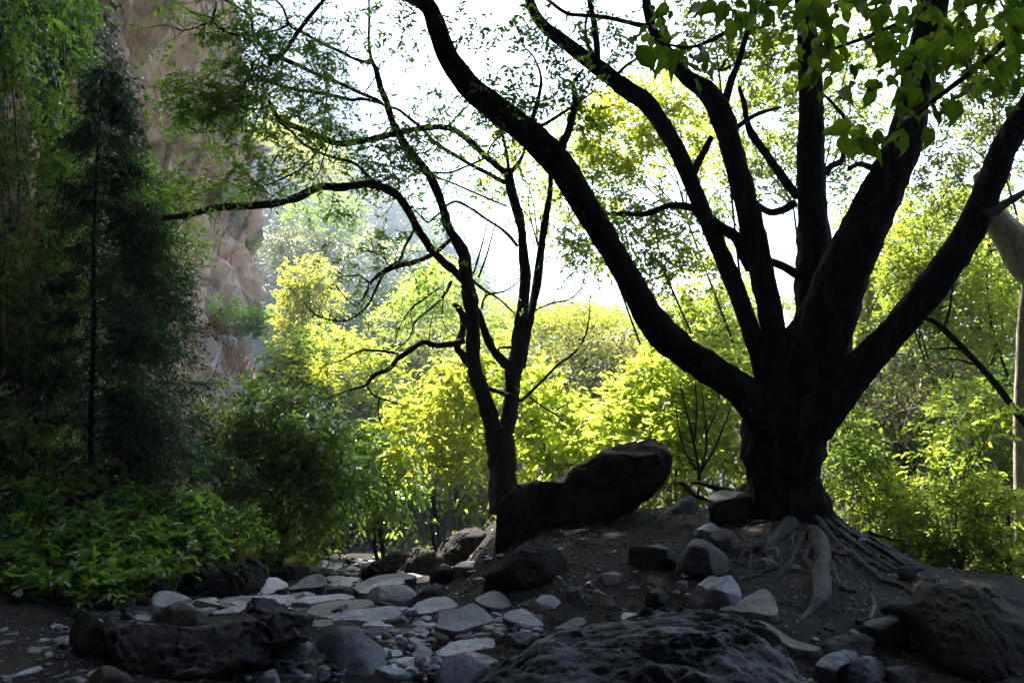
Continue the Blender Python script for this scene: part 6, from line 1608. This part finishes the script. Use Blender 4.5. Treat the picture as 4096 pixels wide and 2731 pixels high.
# flat stones wedged into the gaps of the paving: alike, not told apart
def filler():
    from mathutils import Matrix
    pr = []
    for k in range(7):
        r = np.random.default_rng(40 + k)
        m = 11
        a = np.sort(r.uniform(0, 2 * math.pi, m)); rad = r.uniform(.7, 1.1, m)
        out = np.stack([np.cos(a) * rad, np.sin(a) * rad * .75], -1)
        out = resample_loop(out, 22)
        V = []
        for sc, z in [(.0, .30), (.5, .31), (.86, .29), (.97, .20), (1.04, 0), (1.0, -.4)]:
            for q in out: V.append((q[0] * sc, q[1] * sc, z))
        V = np.array(V)
        V = V + np.array([0, 0, 1]) * (.05 * fbm(V * 2.2 + k, 3))[:, None] + .03 * np.stack([vnoise(V * 4 + 1), vnoise(V * 4 + 5), 0 * V[:, 0]], -1)
        i = np.arange(5)[:, None] * 22; j = np.arange(22)[None]; jn = (j + 1) % 22
        f = np.stack([i + j, i + 22 + j, i + 22 + jn, i + jn], -1).reshape(-1, 4)
        o = obj('paving_stone', V, f, M[['slab', 'blue', 'tan', 'slab', 'dark', 'slab', 'blue'][k]])
        o.data.set_sharp_from_angle(angle=R(40))
        pr.append(o)
    used = set()
    for reg, x0, x1, y0, y1, n, big in [('a', 120, 1000, 430, 800, 26, .13), ('a', 560, 860, 290, 480, 30, .18), ('a', 900, 1400, 640, 1180, 40, .10), ('a', 1000, 1400, 400, 640, 16, .14), ('a', 1380, 1980, 230, 560, 26, .10), ('a', 800, 1300, 180, 400, 20, .12), ('b', 1200, 1750, 500, 660, 20, .15), ('a', 1500, 2330, 700, 960, 22, .10), ('b', -430, 600, 690, 1250, 26, .06), ('a', 950, 1500, 600, 900, 22, .12), ('b', 400, 900, 560, 720, 16, .10), ('b', 1700, 2300, 1050, 1240, 20, .09)]:
        for _ in range(n):
            q = to_px(reg, [rng.uniform(x0, x1), rng.uniform(y0, y1)])
            dd = on_ground(q[0], q[1]); p = W(q[0], q[1], dd)
            k = int(rng.integers(0, 7)); o = pr[k]
            if k in used:
                o = pr[k].copy(); COL.objects.link(o)
            used.add(k)
            sz = big * rng.uniform(.55, 1.25)
            o.scale = (sz, sz, sz * rng.uniform(.5, 1.0))
            o.rotation_euler = (rng.normal() * .12 + .06, rng.normal() * .12, rng.uniform(0, 6.28))
            o.location = (p[0], p[1], float(ground(p[0], p[1])) - .10 * sz)
            tag(o, 'flat grey stone wedged in a gap of the rough paving', 'stone', 'flat stones wedged in the paving gaps')
filler()

# small loose cobbles: alike, too many to tell apart one from another
def cobbles():
    from mathutils import Matrix
    protos = []
    for k in range(6):
        u = []; n, m = 9, 14
        for i in range(n + 1):
            for j in range(m):
                a = math.pi * i / n; b = 2 * math.pi * j / m
                u.append((math.sin(a) * math.cos(b), math.sin(a) * math.sin(b), math.cos(a)))
        u = np.array(u)
        v = u * (1 + .25 * fbm(u * 1.3 + k * 7.1, 3))[:, None] * np.array([1, .8 + .1 * (k % 3), .55 + .06 * (k % 4)])
        r = np.random.default_rng(k)
        for _ in range(9):
            nn = unit(r.normal(size=3)); h = r.uniform(.42, .7)
            v = v - np.maximum(0, v @ nn - h)[:, None] * nn * 1.0
        i = np.arange(n)[:, None] * m; j = np.arange(m)[None]; jn = (j + 1) % m
        f = np.stack([i + j, i + m + j, i + m + jn, i + jn], -1).reshape(-1, 4)
        o = obj('cobble', v, f, M[['slab', 'blue', 'slab', 'tan', 'dark', 'slab'][k]])
        o.data.set_sharp_from_angle(angle=R(28))
        protos.append(o)
    used = set()
    zones = [('a', 480, 760, 1090, 1237, 40), ('a', 1040, 1500, 780, 1237, 70), ('a', 560, 1200, 250, 420, 26), ('a', 1500, 2340, 800, 900, 20), ('b', 1500, 2300, 1100, 1240, 34), ('b', 0, 420, 720, 1000, 22), ('b', 550, 900, 600, 700, 12), ('a', 250, 700, 700, 800, 8), ('f', 800, 2300, 1000, 1560, 26), ('g', 1200, 1900, 900, 1300, 18)]
    for reg, x0, x1, y0, y1, n in zones:
        for _ in range(n):
            q = to_px(reg, [rng.uniform(x0, x1), rng.uniform(y0, y1)])
            d = on_ground(q[0], q[1])
            p = W(q[0], q[1], d)
            k = int(rng.integers(0, 6))
            o = protos[k]
            if k in used:
                o = protos[k].copy(); COL.objects.link(o)
            used.add(k)
            sz = .016 + .04 * rng.random() ** 2 * (1.0 if reg != 'a' or y0 > 500 else 1.5)
            o.scale = (sz, sz, sz)
            o.rotation_euler = (rng.normal() * .3, rng.normal() * .3, rng.uniform(0, 6.28))
            o.location = (p[0], p[1], float(ground(p[0], p[1])) + sz * .25)
            tag(o, 'small loose cobble lying in the gravel between larger stones', 'cobble', 'small loose cobbles in the gravel')
cobbles()

def gravel():
    base = np.array([(1, 0, 0), (-1, 0, 0), (0, 1, 0), (0, -1, 0), (0, 0, .7), (0, 0, -.7)], float)
    F = np.array([(0, 2, 4), (2, 1, 4), (1, 3, 4), (3, 0, 4), (2, 0, 5), (1, 2, 5), (3, 1, 5), (0, 3, 5)])
    n = 9000
    y = 4.3 + 10 * rng.random(n) ** 1.8
    x = rng.uniform(-.62, .62, n) * y * .95
    keep = (fbm(np.stack([x * .8, y * .8, 0 * x], -1), 2) > -.3)
    x, y = x[keep], y[keep]
    s = .004 + .013 * rng.random(len(x)) ** 2.5
    z = ground(x, y) + s * .2
    v = base[None] * (1 + .35 * rng.normal(size=(len(x), 6, 1))) * s[:, None, None] * rng.uniform(.6, 1.3, (len(x), 1, 3))
    v = v + np.stack([x, y, z], -1)[:, None]
    f = (np.arange(len(x))[:, None, None] * 6 + F[None]).reshape(-1, 3)
    o = obj('gravel', v.reshape(-1, 3), f, M['slab'], None, False)
    tag(o, 'fine gravel strewn over the dirt and between the stones', None, None, 'stuff')
    n = 9000
    y = rng.uniform(4.6, 10.5, n); x = rng.uniform(-.6, 3.6, n)
    keep = fbm(np.stack([x * 1.1, y * 1.1, 0 * x + 4], -1), 2) > -.35
    x, y = x[keep], y[keep]; n = len(x)
    s = .004 + .016 * rng.random(n) ** 3
    v = base[None] * (1 + .4 * rng.normal(size=(n, 6, 1))) * s[:, None, None] * rng.uniform(.6, 1.3, (n, 1, 3))
    v = v + np.stack([x, y, ground(x, y) + s * .1], -1)[:, None]
    f = (np.arange(n)[:, None, None] * 6 + F[None]).reshape(-1, 3)
    o = obj('dirt_clods', v.reshape(-1, 3), f, M['brown'], None, False)
    tag(o, 'crumbs of earth and grit on the mound', None, None, 'stuff')
    # fallen leaf bits and twig scraps on the mound
    n = 4200
    y = rng.uniform(4.6, 11, n); x = rng.uniform(-2.4, 3.4, n)
    kk = fbm(np.stack([x * .9, y * .9, 0 * x + 7], -1), 2) + rng.normal(size=n) * .3 > -.1
    x, y = x[kk], y[kk]; n = len(x)
    p = np.stack([x, y, ground(x, y) + .006], -1)
    v, f = leaf_mesh(p, rand_dir(n) * np.array([1, 1, .12]), np.array([0, 0, 1]) + .3 * rng.normal(size=(n, 3)), rng.uniform(.02, .065, n), rng.uniform(.008, .028, n))
    o = obj('leaf_litter', v, f, L['litter'], None, False)
    tag(o, 'dry leaf litter and twig scraps on the dirt mound', None, None, 'stuff')
gravel()

# ------------------------------------------------------------------ far slope: trail, dry grass, wooded hillside
def on_slope(P):
    return P
def trail():
    pts = to_px('D', [(478, 870), (480, 845), (490, 820), (500, 800), (512, 782), (530, 770), (548, 760)])
    wpx = np.array([34, 30, 26, 22, 16, 12, 8])
    d = np.array([on_ground(p[0], p[1], 20) for p in pts])
    l = W(pts[:, 0] - wpx / 2, pts[:, 1], d); r = W(pts[:, 0] + wpx / 2, pts[:, 1], d)
    V = []
    for a, b in zip(l, r):
        for u in np.linspace(0, 1, 5):
            q = a * (1 - u) + b * u
            q[2] = max(q[2], float(ground(q[0], q[1]))) + .06
            V.append(q)
    f = [(i * 5 + j, i * 5 + j + 1, i * 5 + j + 6, i * 5 + j + 5) for i in range(len(pts) - 1) for j in range(4)]
    o = obj('path', np.array(V), np.array(f), M['trail'])
    tag(o, 'pale earth trail climbing the bank towards the cliff corner', None, None, 'structure')
trail()
def dry_grass(label, blobs, d):
    C = []
    for (px, py, rx, ry, n) in blobs:
        for _ in range(n):
            qx, qy = px + rng.uniform(-1, 1) * rx, py + rng.uniform(-1, 1) * ry
            C.append(W(qx, qy, on_ground(qx, qy, 24))[None])
    C = np.vstack(C)
    n = len(C)
    v, f = leaf_mesh(C, rng.normal(size=(n, 3)) * .35 + np.array([0, 0, 1]), rand_dir(n), rng.uniform(.3, .7, n), np.full(n, .05))
    o = obj('dry_grass', v, f, L['grass'], None, False)
    tag(o, label, None, None, 'stuff')
dry_grass('orange dry grass beside the earth trail', [(500, 760, 36, 14, 700), (520, 740, 26, 12, 400), (610, 800, 40, 24, 800), (560, 840, 50, 30, 500), (640, 700, 30, 20, 400)], 37)

def hillside_trees():
    ny, nx = HILL.shape[:2]
    protos = []
    for k, (m, h) in enumerate([('hill', 3.2), ('gold', 2.8), ('dark', 3.4), ('mid', 2.6)]):
        t = thing('hill_tree', (0, 0, 0), 'small round hazy tree on the far wooded hillside', 'tree', 'trees on the far hazy hillside')
        MB().tube([(0, 0, -.6), (.1, 0, h * .3), (0, .1, h * .7)], [.14, .11, .05], .5, 6, .1).build('trunk', M['palebark'], t)
        P = []; A = []; N = []; LL = []
        for (x, y, z, r) in [(0, 0, h * .75, h * .42), (h * .3, .2, h * .6, h * .32), (-h * .32, 0, h * .62, h * .34), (0, -.4, h * .95, h * .28)]:
            p = in_blob((x, y, z), (r, r, r * .8), 34, .5, -.2)
            a = sprays(p, unit(p - np.array([x, y, z])) + np.array([0, 0, .3]), .7, 6, .26, .3, aspect=.6)
            P.append(a[0]); A.append(a[1]); N.append(a[2]); LL.append(a[3])
        leaves_part('crown', L[m], t, np.vstack(P), np.vstack(A), np.vstack(N), np.concatenate(LL), .6)
        protos.append(t)
    first = set(); cnt = 0
    for _ in range(900):
        i = int(rng.integers(6, ny)); j = int(rng.integers(0, int(nx * .62)))
        p = HILL[i, j]
        q = p - np.array([0, 0, CAM_Z]); sx = 1176 + FPX * q[0] / q[1]; sy = 900 - FPX * q[2] / q[1]
        if sx < 560 or sx > 1500 or sy > 800: continue
        if vnoise(p * .06) < -.35: continue
        k = int(rng.choice(4, p=[.42, .10, .30, .18]))
        t = protos[k]
        if k in first:
            t = protos[k].copy(); COL.objects.link(t)
            for c in protos[k].children:
                e = c.copy(); COL.objects.link(e); e.parent = t
        first.add(k)
        t.location = p + rng.normal(size=3) * .3
        s = rng.uniform(1.1, 2.5)
        t.scale = (s, s, s * rng.uniform(.8, 1.2)); t.rotation_euler = (0, 0, rng.uniform(0, 6.28))
        cnt += 1
        if cnt >= 250: break
    # scrub between the trees
    n = 22000
    ii = rng.uniform(0, ny - 1.01, n); jj = rng.uniform(0, nx - 1.01, n)
    i0 = ii.astype(int); j0 = jj.astype(int); fi = (ii - i0)[:, None]; fj = (jj - j0)[:, None]
    p = (HILL[i0, j0] * (1 - fi) + HILL[i0 + 1, j0] * fi) * (1 - fj) + (HILL[i0, j0 + 1] * (1 - fi) + HILL[i0 + 1, j0 + 1] * fi) * fj
    k = fbm(p * .12, 3) > -.25
    p = p[k]; n = len(p)
    p = p + rng.normal(size=(n, 3)) * np.array([.9, .9, .7]) + np.array([0, -.4, .5])
    v, f = leaf_mesh(p, rand_dir(n) + np.array([0, -.2, .5]), rand_dir(n) + np.array([0, 0, .6]), rng.uniform(.6, 1.6, n), rng.uniform(.4, 1.1, n))
    o = obj('hillside_scrub', v, f, L['dark'], None, False)
    tag(o, 'hazy scrub covering the far hillside', None, None, 'stuff')
hillside_trees()
# a broad glowing crown on the shoulder behind the cliff corner and a bluish spreading tree below it
plant('hill_tree', 'glowing yellow tree crown just right of the cliff corner', 'tree', 690, 85, [(690, 330, 60, 30), (740, 370, 50, 30), (640, 300, 40, 25), (760, 410, 40, 25), (700, 380, 50, 25)], 'gold', 6, 3.0, .55, 8, 4, base_py=420)
plant('hill_tree', 'bluish green spreading tree with pale limbs on the far slope', 'tree', 745, 62, [(740, 470, 60, 26), (690, 500, 40, 20), (800, 490, 40, 22), (760, 520, 60, 20)], 'mid', 7, 3.0, .5, 8, 4, bark='palebark', base_py=600, twiggy=3)
plant('hill_tree', 'ochre tinted scrub tree at the foot of the far slope', 'tree', 700, 58, [(690, 560, 60, 26), (740, 570, 40, 22), (650, 590, 40, 20)], 'hill', 7, 3.0, .5, 8, 4, base_py=640)

# ------------------------------------------------------------------ the person resting at the end of the path
def person():
    d = 22.3
    s = d / FPX
    seat = W(1348 * K, (2080 + 690 / 5.8075) * K, d)
    t = thing('person', seat, 'person in dark red top sitting bowed on a brown rock at the path end', 'person')
    skin = plain('skin', (.22, .12, .08)); shirt = plain('dark_red_cloth', (.16, .012, .03)); trs = plain('dark_trousers', (.02, .02, .035)); hair = plain('black_hair', (.008, .007, .007), .5)
    def grow(name, verts, edges, radii, mat, sub=2):
        me = bpy.data.meshes.new(name)
        me.from_pydata([tuple(np.array(v) + seat) for v in verts], edges, [])
        o = bpy.data.objects.new(name, me); COL.objects.link(o)
        o.parent = t; o.matrix_parent_inverse = parent_inv(t)
        m = o.modifiers.new('skin', 'SKIN'); m.use_smooth_shade = True
        for v, r in zip(me.skin_vertices[0].data, radii):
            v.radius = (r, r) if not isinstance(r, tuple) else r
        me.skin_vertices[0].data[0].use_root = True
        u = o.modifiers.new('sub', 'SUBSURF'); u.levels = sub; u.render_levels = sub
        me.materials.append(mat)
        return o
    # pelvis, waist, chest, neck, head; arms resting on the knees; thighs, shins and feet hanging over the rock
    V = [(0, .05, .10), (0, 0, .26), (.01, -.07, .42), (.03, -.14, .53), (.04, -.19, .58), (.06, -.25, .66), (.07, -.27, .74),
         (-.19, -.10, .45), (-.25, -.22, .24), (-.12, -.42, .16), (-.07, -.48, .14), (.21, -.10, .45), (.27, -.22, .24), (.16, -.42, .16), (.11, -.48, .14),
         (-.11, .0, .09), (-.15, -.40, .10), (-.15, -.44, -.30), (-.15, -.58, -.36), (.11, .0, .09), (.17, -.40, .10), (.18, -.44, -.30), (.18, -.58, -.36)]
    E = [(0, 1), (1, 2), (2, 3), (3, 4), (4, 5), (5, 6), (2, 7), (7, 8), (8, 9), (9, 10), (2, 11), (11, 12), (12, 13), (13, 14), (0, 15), (15, 16), (16, 17), (17, 18), (0, 19), (19, 20), (20, 21), (21, 22)]
    Rr = [.14, .125, .145, .07, .055, .085, .075, .065, .045, .032, .035, .065, .045, .032, .035, .09, .065, .045, .04, .09, .065, .045, .04]
    grow('body', V, E, Rr, skin)
    grow('shirt', [(0, .05, .08), (0, 0, .26), (.01, -.07, .43), (.025, -.12, .50), (-.19, -.10, .45), (-.25, -.22, .25), (-.17, -.36, .18), (.21, -.10, .45), (.27, -.22, .25), (.21, -.36, .18)],
         [(0, 1), (1, 2), (2, 3), (2, 4), (4, 5), (5, 6), (2, 7), (7, 8), (8, 9)], [.165, .155, .17, .085, .085, .065, .05, .085, .065, .05], shirt)
    grow('trousers', [(0, .05, .07), (-.11, .0, .08), (-.15, -.40, .10), (-.15, -.44, -.27), (.11, .0, .08), (.17, -.40, .10), (.18, -.44, -.27)],
         [(0, 1), (1, 2), (2, 3), (0, 4), (4, 5), (5, 6)], [.16, .105, .08, .06, .105, .08, .06], trs)
    grow('hair', [(.055, -.20, .69), (.065, -.22, .77), (.06, -.16, .66)], [(0, 1), (0, 2)], [.092, .085, .07], hair)
person()

# ------------------------------------------------------------------ air of the gorge
def haze():
    x0, x1, y0, y1, z0, z1 = -1300, 1300, -320, 1560, -60, 146
    v = [(x, y, z) for x in (x0, x1) for y in (y0, y1) for z in (z0, z1)]
    f = [(0, 1, 3, 2), (4, 6, 7, 5), (0, 4, 5, 1), (2, 3, 7, 6), (0, 2, 6, 4), (1, 5, 7, 3)]
    m = bpy.data.materials.new('thin_haze')
    m.use_nodes = True
    nt = m.node_tree; nt.nodes.clear()
    out = nt.nodes.new("ShaderNodeOutputMaterial")
    pv = nt.nodes.new("ShaderNodeVolumePrincipled")
    pv.inputs['Color'].default_value = (.62, .79, 1.0, 1)
    pv.inputs['Density'].default_value = HAZE
    pv.inputs['Anisotropy'].default_value = .15
    nt.links.new(pv.outputs[0], out.inputs['Volume'])
    o = obj('haze', v, [tuple(q) for q in f], m, None, False)
    tag(o, 'thin pale morning haze filling the gorge', None, None, 'stuff')
HAZE = 0.0018
haze()

def cliff_plants():
    plan = np.array([[-6.1, 8], [-6.9, 13], [-8.2, 20], [-11.6, 31], [-14.6, 42], [-15.7, 47]])
    for i, (px, py, rx, ry, lb) in enumerate([(515, 445, 46, 22, 'green tuft on the cliff just above the long bare branch'), (470, 330, 30, 16, 'small shrub on a cliff ledge below the leafy twigs'), (556, 560, 30, 22, 'olive shrub clinging to the lower cliff corner'),
                                     (410, 250, 26, 18, 'dull shrub rooted in the cliff beside the conifer top'), (540, 640, 24, 14, 'grassy tuft near the cliff foot'), (575, 310, 22, 14, 'dry tuft on the outer cliff edge'), (445, 560, 26, 26, 'leafy plant on the cliff right of the conifer'), (480, 150, 26, 16, 'high tuft on the cliff face'), (505, 700, 40, 14, 'bushy fringe along the cliff foot above the trail')]):
        ds = np.arange(12, 47, .1)
        gap = (px - 1176) / FPX * ds - (np.interp(ds, plan[:, 1], plan[:, 0]) + 1.1)
        d = float(ds[int(np.argmin(np.abs(gap)))])
        plant('cliff_shrub', lb, 'shrub', px - 4, d, [(px, py, rx, ry), (px + rx * .6, py + ry * .5, rx * .6, ry * .6)], ['shade', 'olive', 'mid'][i % 3], 7 if d > 25 else 11, 2.2, .45, 7, 3, stems=2, tr=.006, base_py=py + ry, group='shrubs clinging to the cliff')
cliff_plants()
